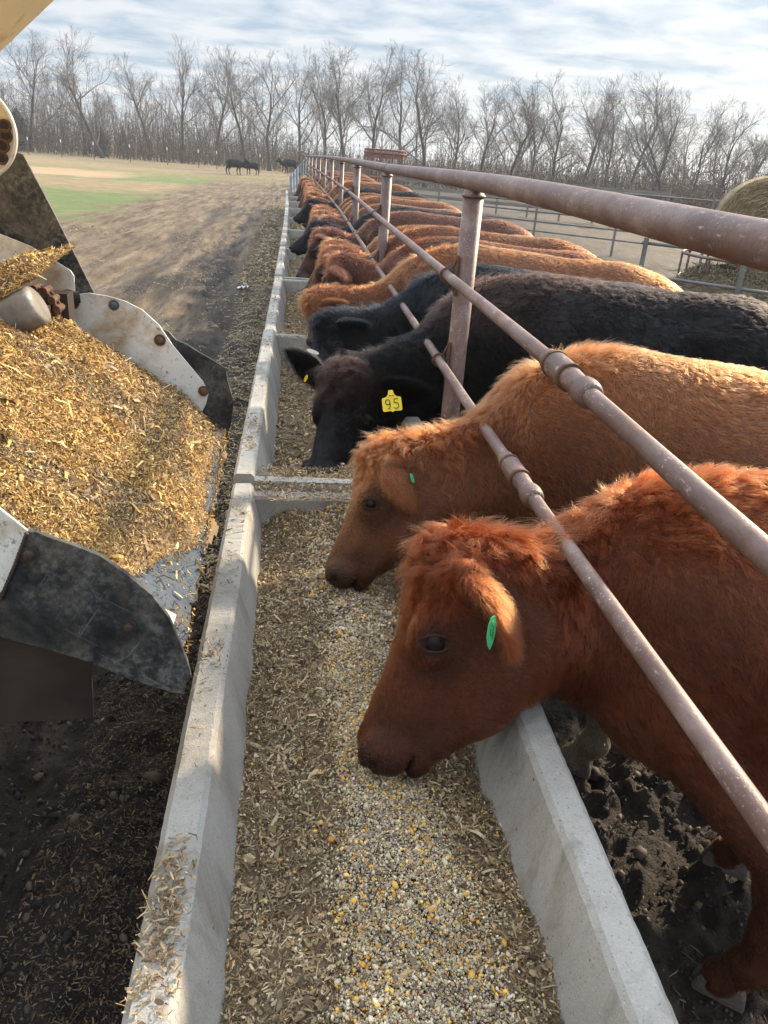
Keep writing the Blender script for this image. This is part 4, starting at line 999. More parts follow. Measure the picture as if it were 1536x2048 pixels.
# four shared builds for the rest of the row
def far_cow(sd, black, colour, label, cell, hairs, rs, P=(.31, -.03, .99+.12), Mz=(.13, -.16, .47+.12), **k):
    c, H = make_cow(dict(P=P, M=Mz, side=(.15, -1, 0), neck_drop=.10, withers=1.37, black=black, **k), label, colour, cell=cell, hairs=int(hairs*QF), seed=sd, rscale=rs, lscale=.75, detail=1, kpts=4)
    return c
def recolour(o, c):
    o.color = (*c, 1)
    for ch in o.children: recolour(ch, c)
fa = far_cow(61, False, RED, 'red cow', .014, 34000, 2.2)
fb = far_cow(62, False, RED, 'red cow', .014, 34000, 2.2, P=(.33, .03, 1.14), Mz=(.10, .0, .64), blaze=.7)
fk = far_cow(63, True, BLK, 'black cow', .014, 30000, 2.2, P=(.29, -.02, 1.11), Mz=(-.02, -.10, .80))
OR = (.14, .040, .0125)
herd = [(6.6, fb, (.085, .020, .008), 30, 'dark red cow with a bright fringed crest, just behind the orange cow'), (7.33, fa, RED, 28, 'dark red cow with a raised ear, third behind the orange cow'), (7.98, fb, OR, 26, 'orange cow with a long bleached back, just past the second fence post'),
 (9.21, fa, BRN, 24, 'brown red cow just before the black cow with a raised muzzle'), (10.22, fk, BLK, 26, 'black cow lifting its muzzle above the feed, halfway down the row'),
 (11.25, fb, (.10, .034, .019), 24, 'greyish brown cow standing beyond the black cow with the lifted muzzle'), (12.06, fa, OR, 25, 'light red cow with both ears out, near the middle of the row'),
 (13.0, fb, RED, 22, 'red cow with pale forehead next before the farthest black cow'), (13.9, fa, RED, 26, 'plain red cow pressed close against the farthest black cow'), (15.0, fk, BLK, 24, 'farthest black cow in the row, small and dark among red ones')]
used = set(); 
for i, (Y_, proto, colr, dg, lab) in enumerate(herd):
    c = proto if proto.name not in used else copy_tree(proto); used.add(proto.name)
    c['label'] = lab; recolour(c, colr); place(c, Y_, dg+4, 1.0+.02*math.sin(i*2.3), .02*math.sin(i*1.7), sx=1.27 if i < 5 else 1.15)
rr = rnd(99); Y_ = 16.0; i = 0
while Y_ < 28.3:
    c = copy_tree(fa if i % 2 else fb); recolour(c, [RED, OR, BRN, (.12, .030, .010)][i % 4]); c['label'] = 'small red or brown cow at the far end of the bunk row'
    place(c, Y_, rr.uniform(18, 30), 1.0+.03*rr.normal(), .04*rr.normal(), sx=1.12); Y_ += rr.uniform(.85, 1.15); i += 1
    c['group'] = 'distant red cows at the far end of the bunks'
# ---------------------------------------------------------------- feed mixer with its discharge chute
YN, YF = 1.22, 2.50
mx = thing('feed_mixer', 'cream and white feed mixer wagon tipping silage from its flapped chute into the bunk', 'feed mixer', (-1.0, 1.85, 0))
MO = np.array([-1.0, 1.85, 0])
def outl(px, Y, dy=0.0): return [at(x, y, Y)-MO for x, y in px]
def curve(px, n=6):
    """rounded outline through the given pixels (Catmull-Rom)"""
    p = np.array(px, float); m = len(p); o = []
    for i in range(m):
        a, b, c, d = p[(i-1) % m], p[i], p[(i+1) % m], p[(i+2) % m]
        for t in np.arange(n)/n:
            o.append(.5*((2*b)+(-a+c)*t+(2*a-5*b+4*c-d)*t*t+(-a+3*b-3*c+d)*t**3))
    return o
def plate(nm, px, Y, th, mat, parent=mx, bev=.0015):
    mb = MB(); mb.plate(outl(px, Y), (0, th, 0)); return mb.build(nm, mat, parent, bevel=bev)
def bolt(x, y, Y, mat=M_RUST, r=.016, parent=None, s=-1):
    c = at(x, y, Y)-MO; mb = MB(); tt = np.linspace(0, 2*math.pi, 17)[:-1]
    mb.tube([c, c+np.array([0, s*.003, 0])], r*1.15, 16); mb.tube([c, c+np.array([0, s*.007, 0]), c+np.array([0, s*.011, 0]), c+np.array([0, s*.012, 0])], [r*.74, r*.74, r*.5, r*.15], 10); mb.build('bolt', mat, parent)
# near side: white plate with a scuffed rubber flap bolted on the outside
nw = plate('near_side_plate', [(-420, 700), (0, 1018), (58, 1064), (36, 1130), (8, 1240), (-60, 1290), (-420, 1200)], YN+.012, .006, M_WHITE)
fl_px = [(54, 1063), (72, 1064), (95, 1074), (150, 1092), (200, 1112), (252, 1148), (303, 1190), (338, 1236), (362, 1290), (376, 1330), (383, 1356), (372, 1368), (368, 1388), (345, 1386), (262, 1360), (180, 1325), (90, 1298), (0, 1275), (-160, 1262), (-120, 1235), (0, 1188), (30, 1130)]
nf = plate('near_rubber_flap', fl_px, YN-.002, .010, M_RUBBER)
for x, y in ((60, 1107), (257, 1253)): bolt(x, y, YN-.004, M_DARKSTEEL, .013, nf)
# far side: white plate, rubber flap behind it
fp = plate('far_side_plate', [(150, 589), (178, 586), (215, 592), (250, 602), (285, 620), (318, 650), (345, 690), (380, 732), (405, 762), (417, 786), (412, 808), (402, 828), (330, 800), (230, 730), (160, 660), (138, 610)], YF, .006, M_WHITE)
ff = plate('far_rubber_flap', [(320, 655), (338, 664), (352, 680), (372, 688), (400, 706), (425, 720), (450, 736), (455, 762), (462, 785), (468, 802), (462, 850), (452, 880), (400, 850), (330, 740), (300, 660)], YF+.014, .010, M_RUBBER)
for x, y, m_, r_ in ((228, 610, M_TRAY, .014), (320, 680, M_RUST, .016), (407, 782, M_RUST, .015)): bolt(x, y, YF-.001, m_, r_, fp)
up = plate('upper_side_plate', [(-400, 330), (0, 468), (60, 492), (120, 528), (141, 541), (148, 552), (151, 600), (100, 640), (-50, 680), (-400, 700)], YF+.05, .006, M_WHITE)
bp = plate('upper_rubber_flap', [(-260, 240), (20, 300), (46, 309), (110, 430), (188, 586), (150, 588), (100, 560), (-260, 470)], YF+.075, .010, M_RUBBER)
# pivot bolt, chain and end roller of the conveyor
bolt(138, 600, YF-.03, M_RUST, .028, fp)
cv_ = thing('conveyor', None, None); 
bpy.data.objects.remove(cv_)
A_ = at(-160, 735, 2.12)-MO; B_ = at(78, 607, 2.12)-MO
mb = MB(); mb.tube([A_, B_-(B_-A_)*.05, B_-(B_-A_)*.008, B_], [.052, .052, .050, .040], 24); ro = mb.build('end_roller', M_DIRTY := mat_noise('dirty_steel', [(.35, (.13, .115, .10)), (.6, (.24, .22, .19)), (.75, (.5, .5, .47))], 10, .85, .5, .004, spec=.1), mx, sm=True)
mb = MB(); ln = [(72, 576), (92, 580), (108, 598), (118, 616), (112, 636), (110, 660), (108, 684)]
ch = None; pts_ = [at(x, y, 2.30)-MO for x, y in ln]
for i in range(len(pts_)-1):
    a, b = pts_[i], pts_[i+1]; t = nrmz(b-a); u = nrmz(np.cross(t, (0, 1, 0)))
    m2 = MB()
    for oy in (-.016, .016):
        m2.tube([a-t*.004+np.array([0, oy, 0]), b+t*.004+np.array([0, oy, 0])], .007, 8)
    m2.tube([a+np.array([0, -.026, 0]), a+np.array([0, .026, 0])], .011, 10)
    if ch is None: ch = m2.build('drive_chain', M_RUST, mx)
    else: m2.build('chain_link', M_RUST, ch)
mb = MB(); mb.tube([at(60, 600, 2.4)-MO, at(150, 600, 2.4)-MO+np.array([0, .05, 0])], .018, 12); mb.box(at(125, 612, 2.36)-MO, (.05, .06, .08)); mb.build('shaft_bearing', M_DARKSTEEL, mx)
for pts__, Yw, par in (([(150, 660), (230, 730), (330, 800), (400, 828)], YF-.003, fp), ([(54, 1066), (30, 1130), (0, 1200)], YN-.006, nf)):
    mb = MB(); q_ = np.array(outl(pts__, Yw)); tt = np.linspace(0, len(q_)-1, 60); pp = np.stack([np.interp(tt, range(len(q_)), q_[:, k]) for k in range(3)], 1)
    mb.tube(pp, .0035+.0012*np.sin(np.arange(60)*2.1), 6); mb.build('weld_bead', M_DARKSTEEL, par, sm=True)
# tray under the silage
def tray_h(x): return .905+.62*(-.235-x)-.12*np.clip(-.6-x, 0, 1)
def lipx(y): return np.interp(y, [YN, 1.4, 1.7, 2.0, 2.2, YF], [-.215, -.225, -.235, -.245, -.25, -.27])
ny_, nx_ = 90, 30; V = []
for s_ in (0, .004):
    for j in range(ny_):
        y = YN+.013+(YF-YN-.016)*j/(ny_-1); lx = lipx(y)+.006*(vnoise(np.array(y*38.), np.array(3.), 5)-.5)*2+.014*(vnoise(np.array(y*7.), np.array(8.), 6)-.5)
        for i in range(nx_):
            x = lx+(-1.05-lx)*(i/(nx_-1)); V.append((x, y, tray_h(x)-s_))
V = np.array(V)-MO; o_ = ny_*nx_
Fq = []
for j in range(ny_-1):
    for i in range(nx_-1):
        q = (j*nx_+i, j*nx_+i+1, (j+1)*nx_+i+1, (j+1)*nx_+i); Fq += [q, tuple(k+o_ for k in q[::-1])]
for j in range(ny_-1): Fq.append((j*nx_, (j+1)*nx_, (j+1)*nx_+o_, j*nx_+o_))
link('chute_tray', mesh_np('chute_tray', V, np.array(Fq), sm=True), M_TRAY, mx)
# strip of white angle along the near edge of the tray
mb = MB(); a = at(300, 1100, 1.42); b = at(322, 1060, 1.50)
for i in range(2):
    pass
p0 = np.array([-.335, 1.30, tray_h(-.335)+.004]); 
mb.box(np.array([-.31, 1.335, tray_h(-.31)+.012])-MO, (.13, .05, .006), rot=np.array([[.85, 0, .527], [0, 1, 0], [-.527, 0, .85]])); mb.build('edge_strip', M_WHITE, mx)
# plate hanging below, and the machine's cream body, disc and frame
plate('hanging_plate', [(-300, 1180), (0, 1270), (182, 1322), (187, 1437), (60, 1444), (-300, 1470)], 1.34, .008, M_DARKSTEEL)
dc = at(-62, 262, 2.2)-MO; tt = np.linspace(0, 2*math.pi, 65)[:-1]; rr_ = np.linalg.norm(at(32, 262, 2.2)-at(-62, 262, 2.2))
mb = MB(); mb.plate([dc+np.array([math.cos(q)*rr_, 0, math.sin(q)*rr_]) for q in tt], (0, .012, 0)); dk = mb.build('hub_disc', M_CREAM, mx, bevel=.003)
mb = MB(); mb.tube([dc+np.array([math.cos(q)*(rr_-.002), -.004, math.sin(q)*(rr_-.002)]) for q in np.linspace(0, 2*math.pi, 65)], .0045, 8, cap=False); mb.build('disc_rim', M_WHITE, dk, sm=True)
for x, y in ((10, 252), (12, 272), (7, 292), (4, 316)):
    c = at(x, y, 2.2)-MO; mb = MB(); mb.tube([c+np.array([0, -.0045, 0]), c+np.array([0, -.0005, 0])], .0125, 18); mb.build('bolt_hole', M_DARKSTEEL, dk)  # dark disc on the solid plate imitates the shade of a hole
    mb = MB(); mb.tube([c+np.array([math.cos(q)*.0135, -.003, math.sin(q)*.0135]) for q in np.linspace(0, 2*math.pi, 20)], .003, 6, cap=False); mb.build('bolt_hole_rim', M_RUST, dk)
mb = MB(); mb.plate(outl([(-400, 480), (0, 107), (112, 0), (330, -210), (200, -500), (-700, -500)], 2.1), (0, -.30, 0)); mb.build('body_panel', M_CREAM, mx, bevel=.008)
mb = MB(); mb.box(np.array([-2.1, 1.9, 1.35])-MO, (1.6, 3.2, 1.6)); mb.build('tub', M_CREAM, mx, bevel=.03)
for y in (.9, 2.9):
    mb = MB(); c = np.array([-2.0, y, .42])-MO; mb.tube([c+np.array([-.16, 0, 0]), c+np.array([.16, 0, 0])], .42, 36); mb.build('wheel', M_RUBBER, mx, bevel=.02)

# silage on the tray: heaped mass and loose pieces
def heap_h(x, y):
    lx = lipx(y); d = lx-x                                     # distance up the tray from its lip
    e = np.minimum((y-YN)/.30, (YF-y)/.22)
    cover = smooth(-.02, .12, d-.10*smooth(.42, .18, (y-YN)/1.28)+.13*(fbm(x*6, y*6, 3, 201)-.5))
    return tray_h(x)+.004+cover*(.035+.085*smooth(0, .5, d)*smooth(0, 1, e)+.035*(fbm(x*7, y*7, 4, 203)-.4)+.02*(fbm(x*25, y*25, 3, 204)-.5))-.015*(1-cover), cover
fx = np.linspace(-1.02, -.21, 120); fy = np.linspace(YN+.016, YF-.004, 190); X, Y = np.meshgrid(fx, fy, indexing='ij'); Z, cov = heap_h(X, Y)
I = np.arange(X.size).reshape(X.shape); Fq = np.stack([I[:-1, :-1], I[1:, :-1], I[1:, 1:], I[:-1, 1:]], -1).reshape(-1, 4)
okf = (cov[:-1, :-1] > .1).ravel(); Fq = Fq[okf]
bc = np.array([.20, .125, .05])*(.4+fbm(X*30, Y*30, 3, 5).ravel()[:, None])
VV, FF, CC = [np.stack([X, Y, Z-.004], -1).reshape(-1, 3)], [Fq], [bc]; nv = X.size
def heap_add(n, Lr, Wr, big=0.015):
    global nv
    x = rng.uniform(-1.02, -.20, n); y = rng.uniform(YN+.018, YF-.006, n); x = np.minimum(x, lipx(y)-.002)
    z, cv2 = heap_h(x, y); ok = rng.random(n) < np.maximum(cv2, .10*(rng.random(n) < .5)); x, y, z = x[ok], y[ok], z[ok]; z = np.maximum(z, tray_h(x)+.002); n = len(x); e = .004
    nn = np.stack([-(heap_h(x+e, y)[0]-z)/e, -(heap_h(x, y+e)[0]-z)/e, np.ones(n)], 1); nn = np.clip(nn, -2, 2); nn /= np.linalg.norm(nn, axis=1)[:, None]
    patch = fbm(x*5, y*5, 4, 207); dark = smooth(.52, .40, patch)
    c = pick(CH_SUNLIT, n, rng); c2 = pick(CH, n, rng); k = (rng.random(n) < .14+.5*dark)[:, None]; c = np.where(k, c2, c)
    L = np.clip(np.exp(rng.normal(math.log(Lr), .5, n)), .004, .06); W = np.clip(np.exp(rng.normal(math.log(Wr), .45, n)), .0008, .016); W = np.where(rng.random(n) < big, W*3, W)
    V, Fs = strips(np.stack([x, y, z+rng.random(n)*.012], 1), nn, L, W, rng, .6, .25)
    VV.append(V); FF.append(Fs+nv); CC.append(np.repeat(c, 6, 0)); nv += len(V)
heap_add(210000, .0078, .0017); heap_add(9000, .022, .0042, .03)
# silage carried on the conveyor above the roller
n = 9000; t_ = rng.random(n); s_ = rng.random(n); 
E1 = at(-260, 760, 2.1); E2 = at(80, 590, 2.1); E3 = at(-200, 560, 2.6)
P = E1[None]+(E2-E1)[None]*t_[:, None]+(np.array([-.02, .42, .03]))[None]*s_[:, None]; P[:, 2] += .045+.05*np.sin(math.pi*s_)*smooth(1.05, .75, t_)+.012*rng.random(n)
V, Fs = strips(P, np.tile([.1, -.2, 1.0], (n, 1))/1.02, np.clip(np.exp(rng.normal(math.log(.014), .4, n)), .004, .05), np.clip(np.exp(rng.normal(math.log(.0026), .4, n)), .001, .01), rng, .7, .25)
VV.append(V); FF.append(Fs+nv); CC.append(np.repeat(np.where(rng.random((n, 1)) < .75, pick(CH_SUNLIT, n, rng), pick(CH, n, rng)), 6, 0)); nv += len(V)
gxx = np.linspace(0, 1, 30); G1, G2 = np.meshgrid(gxx, gxx, indexing='ij')
P = (E1[None, None]+(E2-E1)*G1[..., None]+np.array([-.02, .42, .03])*G2[..., None]); P[..., 2] += .042+.05*np.sin(math.pi*G2)*smooth(1.05, .75, G1)
I = np.arange(900).reshape(30, 30); Fs = np.stack([I[:-1, :-1], I[1:, :-1], I[1:, 1:], I[:-1, 1:]], -1).reshape(-1, 4)
VV.append(P.reshape(-1, 3)); FF.append(Fs+nv); CC.append(np.tile([.16, .10, .045], (900, 1))); nv += 900
o = link('chute_silage', mesh_np('chute_silage', np.concatenate(VV), np.concatenate(FF), np.concatenate(CC), sm=False), M_FEED); tag(o, 'golden sunlit silage sliding down the mixer chute', 'feed', kind='stuff')
# ---------------------------------------------------------------- trees and everything far away
M_BARK = mat_noise('winter_bark', [(.3, (.045, .038, .034)), (.7, (.11, .095, .085))], 3, .9, .4, .02)
M_TWIG = mat_noise('winter_twigs', [(.3, (.11, .095, .085)), (.7, (.18, .155, .14))], 1.5, .9, 0, .01)
def grow(seed, Hh, spread=1.0, lean=0.0, twig=.0075, clear=.28, leafy=0):
    """a bare winter tree; returns trunk and crown meshes"""
    r = rnd(seed); TR = MB(); segs = []
    def path(p, d, L, n, wob, up):
        o = [p]; 
        for _ in range(n):
            d = nrmz(d+wob*r.normal(0, 1, 3)+np.array([0, 0, up])); p = p+d*L/n; o.append(p)
        return o, d
    tr, d = path(np.zeros(3), np.array([lean, 0, 1.0]), Hh*.62, 9, .07, .06)
    r0 = Hh*.0165
    rad = np.linspace(r0, r0*.42, 10); rad[0] *= 1.35
    TR.tube(tr, rad, 8)
    V, F_ = [], []; nv_ = [0]
    def tube3(pts, r1, r2, n=3):
        m = len(pts); P = np.array(pts); tg = P[-1]-P[0]; a = np.cross(tg, (0.3, .2, 1)); a = nrmz(a); b = nrmz(np.cross(tg, a))
        rs = np.linspace(r1, r2, m)
        for i in range(m):
            for k in range(n):
                t = 2*math.pi*k/n; V.append(P[i]+rs[i]*(math.cos(t)*a+math.sin(t)*b))
        o = nv_[0]
        for i in range(m-1):
            for k in range(n): F_.append((o+i*n+k, o+i*n+(k+1) % n, o+(i+1)*n+(k+1) % n, o+(i+1)*n+k))
        nv_[0] += m*n
    def branch(p, d, L, rr, lvl):
        n = 5 if lvl < 2 else 3
        pts, dd = path(p, d, L, n, .16 if lvl < 2 else .22, .05 if lvl < 3 else .02)
        tube3(pts, rr, max(rr*.35, twig*.6), 5 if lvl == 0 else 3)
        if lvl >= 3 or L < .5: return
        k = [7, 6, 5][lvl]
        for i in range(k):
            t = .25+.75*(i+r.random()*.8)/k; t = min(t, .99); q = t*n; j = int(q); pp = pts[j]+(pts[min(j+1, n)]-pts[j])*(q-j)
            ax = nrmz(np.cross(dd, r.normal(0, 1, 3))); ang = r.uniform(.45, .95)
            nd = nrmz(dd*math.cos(ang)+ax*math.sin(ang)+np.array([0, 0, .12]))
            branch(pp, nd, L*r.uniform(.42, .66)*(1.15-.4*t), max(rr*.5*(1-.4*t), twig), lvl+1)
    nl = 9
    for i in range(nl):
        t = clear+(1-clear)*i/(nl-1); q = t*9; j = min(int(q), 8); pp = tr[j]+(tr[j+1]-tr[j])*(q-j)
        az = r.uniform(0, 6.28); el = r.uniform(.55, 1.05) if i < nl-2 else r.uniform(1.1, 1.4)
        d = np.array([math.cos(az)*math.cos(el)*spread, math.sin(az)*math.cos(el)*spread, math.sin(el)])
        branch(pp, nrmz(d), Hh*(.46-.14*t)*r.uniform(.8, 1.15), r0*(.50-.22*t), 0)
    tm = bpy.data.meshes.new('trunk'); 
    co = np.concatenate(TR.v); tm.from_pydata(co.tolist(), [], TR.q+TR.t+TR.ng); tm.materials.append(M_BARK)
    V = np.array(V); lm = np.percentile(V[:, 2], 99.5); V[:, 2] = np.where(V[:, 2] > lm, lm+np.minimum((V[:, 2]-lm)*.3, lm*.02), V[:, 2]); zz = (Hh*.84)/np.percentile(V[:, 2], 99.7); V *= zz; tm.transform(Matrix.Scale(zz, 4))
    cm = mesh_np('crown', V, np.array(F_), sm=False); cm.materials.append(M_TWIG)
    return tm, cm
variants = [grow(301, 13, 1.0), grow(302, 13, 1.1, .12), grow(303, 13, .75, -.05, clear=.35), grow(304, 12, 1.25, .05, clear=.22), grow(305, 14, .8, .02, clear=.4), grow(306, 11, 1.3, -.28, clear=.2), grow(307, 12, .9, .16)]
def horizon(x): return 289+.0735*(x-0)
tree_list = [(60, 60, 0), (205, 60, 5), (170, 95, 3), (300, 110, 2), (365, 72, 4), (432, 98, 1), (492, 98, 2), (540, 100, 0), (603, 96, 4), (648, 110, 2), (690, 92, 6), (745, 100, 2), (795, 84, 3), (850, 105, 0), (905, 150, 4), (958, 165, 1), (1012, 160, 6), (1060, 170, 2), (1105, 145, 3), (1160, 160, 0), (1205, 150, 4), (1255, 150, 6), (1300, 175, 1), (1335, 180, 5), (1385, 190, 3), (1430, 205, 0), (1480, 225, 2), (1530, 280, 1)]
look = {0: 'evenly branched', 1: 'slightly leaning', 2: 'slender narrow', 3: 'broad low-forking', 4: 'tall straight', 5: 'crooked strongly leaning', 6: 'thin tilted'}
rt = rnd(401)
def height_at(X_, Y_, y):          # height whose top shows at photo row y
    a, b = 0., min(60., .9*math.hypot(X_, Y_))
    for _ in range(40):
        m = (a+b)/2
        if proj((X_, Y_, m))[1] > y: a = m
        else: b = m
    return a
def tree(px, top, v, D, label, group='bare trees along the edge of the pasture'):
    d = ray(px, horizon(px)); d = d/math.hypot(d[0], d[1]); X_, Y_ = d[0]*D, d[1]*D
    hh = height_at(X_, Y_, top); base = [13, 13, 13, 12, 14, 11, 12][v]*.84
    tm, cm = variants[v]; s = hh/base*1.03
    t = thing('bare_tree', label, 'tree', (X_, Y_, -.15), rt.uniform(0, 6.28), group); t.scale = (s, s, s)
    if v in (5,): t.rotation_euler[2] = .4
    for nm, me_ in (('trunk', tm), ('crown', cm)):
        o = bpy.data.objects.new(nm, me_); COL.objects.link(o); o.parent = t
    return t
names = ['just right of the cream panel', 'above the black flap', 'beside the leaning one at the left edge', 'between the two tallest on the left', 'standing apart, tallest in the left group', 'with a low side limb, right of the tallest', 'over the distant pasture', 'left of the two grazing black cattle', 'above the far end of the fence', 'behind the metal panel', 'above the first far posts', 'above the red ring feeder', 'over the second nearest post', 'above the pipe collar', 'above the nearest post, set back', 'just right of the nearest post', 'in the gap after the nearest post', 'with its stem behind the top rail', 'rising mid-way along the top rail', 'near the middle of the right skyline', 'with a dense round top over the rail', 'next to the dense round crown', 'left of the leaning limbs by the bale', 'arching towards the hay bale', 'closest left of the hay bale', 'directly behind the hay bale', 'over the hay bale top', 'cut by the right edge of the picture']
for i, (px, top_, v) in enumerate(tree_list):
    D = np.interp(px, [0, 500, 900, 1536], [96, 88, 66, 50])+rt.uniform(-4, 6)
    tree(px, top_, v, D, '%s bare winter tree %s' % (look[v], names[i]))
rt2 = rnd(402)
for i in range(24):           # a second, thinner rank behind
    px = -60+i*68+rt2.uniform(-14, 14); D = np.interp(px, [0, 500, 900, 1536], [126, 116, 92, 76])+rt2.uniform(-6, 8)
    top_ = np.interp(px, [0, 400, 850, 950, 1300, 1500], [170, 190, 175, 225, 240, 285])+rt2.uniform(-25, 30)
    tree(px, top_, int(rt2.choice([0, 1, 2, 4, 6])), D, 'slim bare tree of the back rank, seen between the nearer trunks', 'back rank of slim bare trees')
# undergrowth: one tangled band of saplings, briars and withered leaves
VV, FF, CC = [], [], []; nv = 0; r = rnd(411)
def polar(px, D):
    d = _f[None]+_r[None]*((px-768)/F)[:, None]-_u[None]*((horizon(px)-1024)/F)[:, None]; d = d/np.hypot(d[:, 0], d[:, 1])[:, None]; return d[:, 0]*D, d[:, 1]*D
n = 5200; px = r.uniform(-120, 1600, n); D = np.interp(px, [0, 500, 900, 1536], [94, 86, 64, 50])*r.uniform(.98, 1.45, n); bx, by = polar(px, D)
hgt = np.clip(np.exp(r.normal(math.log(2.4), .45, n)), .6, 5.0)*np.interp(px, [0, 450, 640, 900, 1536], [1.7, 1.4, .75, .8, .75])
jj = 5; a = r.normal(0, .35, (n, 2)); 
for k in range(jj):            # each sapling: leaning stem and four side twigs, as thin strips
    b0 = np.stack([bx, by, np.zeros(n)-.1], 1); tip = b0+np.stack([a[:, 0]*hgt*.5, a[:, 1]*hgt*.5, hgt], 1)
    if k == 0: s0, s1, wd = b0, tip, .028
    else:
        f0 = r.uniform(.15, .8, n)[:, None]; s0 = b0+(tip-b0)*f0; s1 = s0+r.normal(0, 1, (n, 3))*np.array([.35, .35, .18])*hgt[:, None]*.6+np.array([0, 0, .30])*hgt[:, None]*.7; wd = .013
    sd = np.cross(s1-s0, np.array([.1, 1, 0])); sd /= np.linalg.norm(sd, axis=1)[:, None]+1e-9; sd2 = np.cross(s1-s0, sd); sd2 /= np.linalg.norm(sd2, axis=1)[:, None]+1e-9
    V = np.stack([s0-sd*wd, s0+sd*wd, s0+sd2*wd*1.5, s1-sd*wd*.3, s1+sd*wd*.3, s1+sd2*wd*.4], 1).reshape(-1, 3); o_ = (np.arange(n)*6)[:, None]+nv
    VV.append(V); FF += [o_+np.array([[0, 1, 4, 3]]), o_+np.array([[1, 2, 5, 4]]), o_+np.array([[2, 0, 3, 5]])]; CC.append(np.repeat(pick(np.array([(.07, .055, .045), (.10, .08, .065), (.05, .042, .036)]), n, r), 6, 0)); nv += len(V)
n = 60000; px = r.uniform(-120, 1600, n); cl = r.uniform(0, 1, n); D = np.interp(px, [0, 500, 900, 1536], [94, 86, 64, 50])*r.uniform(.99, 1.4, n); bx, by = polar(px, D)
hz = np.abs(r.normal(0, 1, n))*np.interp(px, [0, 560, 640, 900, 1536], [2.1, 1.7, .9, 1.0, .9])*(.5+fbm(bx*.25, by*.25, 3, 5))
P = np.stack([bx, by, hz], 1); Nn = r.normal(0, 1, (n, 3)); Nn /= np.linalg.norm(Nn, axis=1)[:, None]
V, Fs = strips(P, Nn, r.uniform(.06, .20, n), r.uniform(.03, .09, n), r, .9, .3)
red = (fbm(bx*.12, by*.12, 3, 9) > .5)
VV.append(V); FF.append(Fs+nv); CC.append(np.repeat(np.where(red[:, None], pick(np.array([(.13, .065, .04), (.10, .055, .04), (.16, .10, .06)]), n, r), pick(np.array([(.07, .065, .05), (.05, .055, .045), (.11, .09, .06)]), n, r)), 6, 0)); nv += len(V)
o = link('undergrowth', mesh_np('undergrowth', np.concatenate(VV), FF+[], np.concatenate(CC), sm=False), M_FEED); tag(o, 'tangled brown undergrowth and saplings below the tree line', 'undergrowth', kind='stuff')
# dark cedars at the left
def cedar(seed, h):
    r = rnd(seed); n = 5200; t = r.random(n)**.8; az = r.uniform(0, 6.28, n); rad = (1-t**1.6)**.8*h*.42*(.45+.75*vnoise(az*1.6+seed*9, t*7+seed*5, seed))*np.sqrt(r.random(n))
    P = np.stack([np.cos(az)*rad, np.sin(az)*rad, .1+t*h], 1); N_ = np.stack([np.cos(az), np.sin(az), r.normal(.2, .5, n)], 1); N_ /= np.linalg.norm(N_, axis=1)[:, None]
    V, Fs = strips(P, N_, r.uniform(.12, .34, n), r.uniform(.04, .11, n), r, .9, .3)
    return mesh_np('crown', V, Fs, np.repeat(pick(np.array([(.05, .055, .04), (.07, .07, .05), (.09, .078, .055)]), n, r), 6, 0), sm=False)
cm = [cedar(1, 5.0), cedar(2, 4.0)]
for m_ in cm: m_.materials.append(M_FEED)
tmb = MB(); tmb.tube([(0, 0, -.2), (0, 0, 3.2)], [.09, .03], 7); tme = None
for i, (px, D, s, lab) in enumerate(((40, 98, .8, 'low dark cedar at the left edge of the wood'), (205, 97, .7, 'low dark cedar under the crooked leaning tree'))):
    X_, Y_ = polar(np.array([px]), np.array([D])); t = thing('cedar_tree', lab, 'tree', (X_[0], Y_[0], -.1), i*1.3, 'dark cedars in the wood'); t.scale = (s, s, s)
    if tme is None: o = tmb.build('trunk', M_BARK, t); tme = o.data
    else: o = bpy.data.objects.new('trunk', tme); COL.objects.link(o); o.parent = t
    o = bpy.data.objects.new('crown', cm[i % 2]); COL.objects.link(o); o.parent = t
# pasture fence of steel posts with white tops and wires
M_POSTW = flat_mat('white_post_top', (.7, .7, .68)); M_WIRE = flat_mat('fence_wire', (.12, .115, .11), .6)
pf = thing('pasture_fence', 'wire fence on thin steel posts with white tops along the far side of the pasture', 'fence', (-20, 55, 0)); PO = np.array([-20, 55, 0])
line = [atz(-200, 318, 0), atz(60, 327, 0), atz(126, 333, 0), atz(190, 336, 0), atz(262, 341, 0), atz(336, 346, 0), atz(398, 350, 0), atz(434, 352, 0), atz(520, 357, 0)]
line = [p/np.hypot(p[0], p[1])*dd for p, dd in zip(line, np.linspace(84, 74, len(line)))]
for i, p in enumerate(line):
    p = np.array([p[0], p[1], 0]); mb = MB(); mb.tube([p-PO+np.array([0, 0, -.2]), p-PO+np.array([0, 0, 1.25])], .035, 6); po = mb.build('fence_post', M_WIRE, pf)
    mb = MB(); mb.tube([p-PO+np.array([0, 0, 1.2]), p-PO+np.array([0, 0, 1.45])], .05, 6); mb.build('post_top', M_POSTW, po)
for z in (.3, .6, .9, 1.15):
    mb = MB(); mb.tube([np.array([p[0], p[1], z])-PO for p in line], .008, 4); mb.build('wire', M_WIRE, pf)
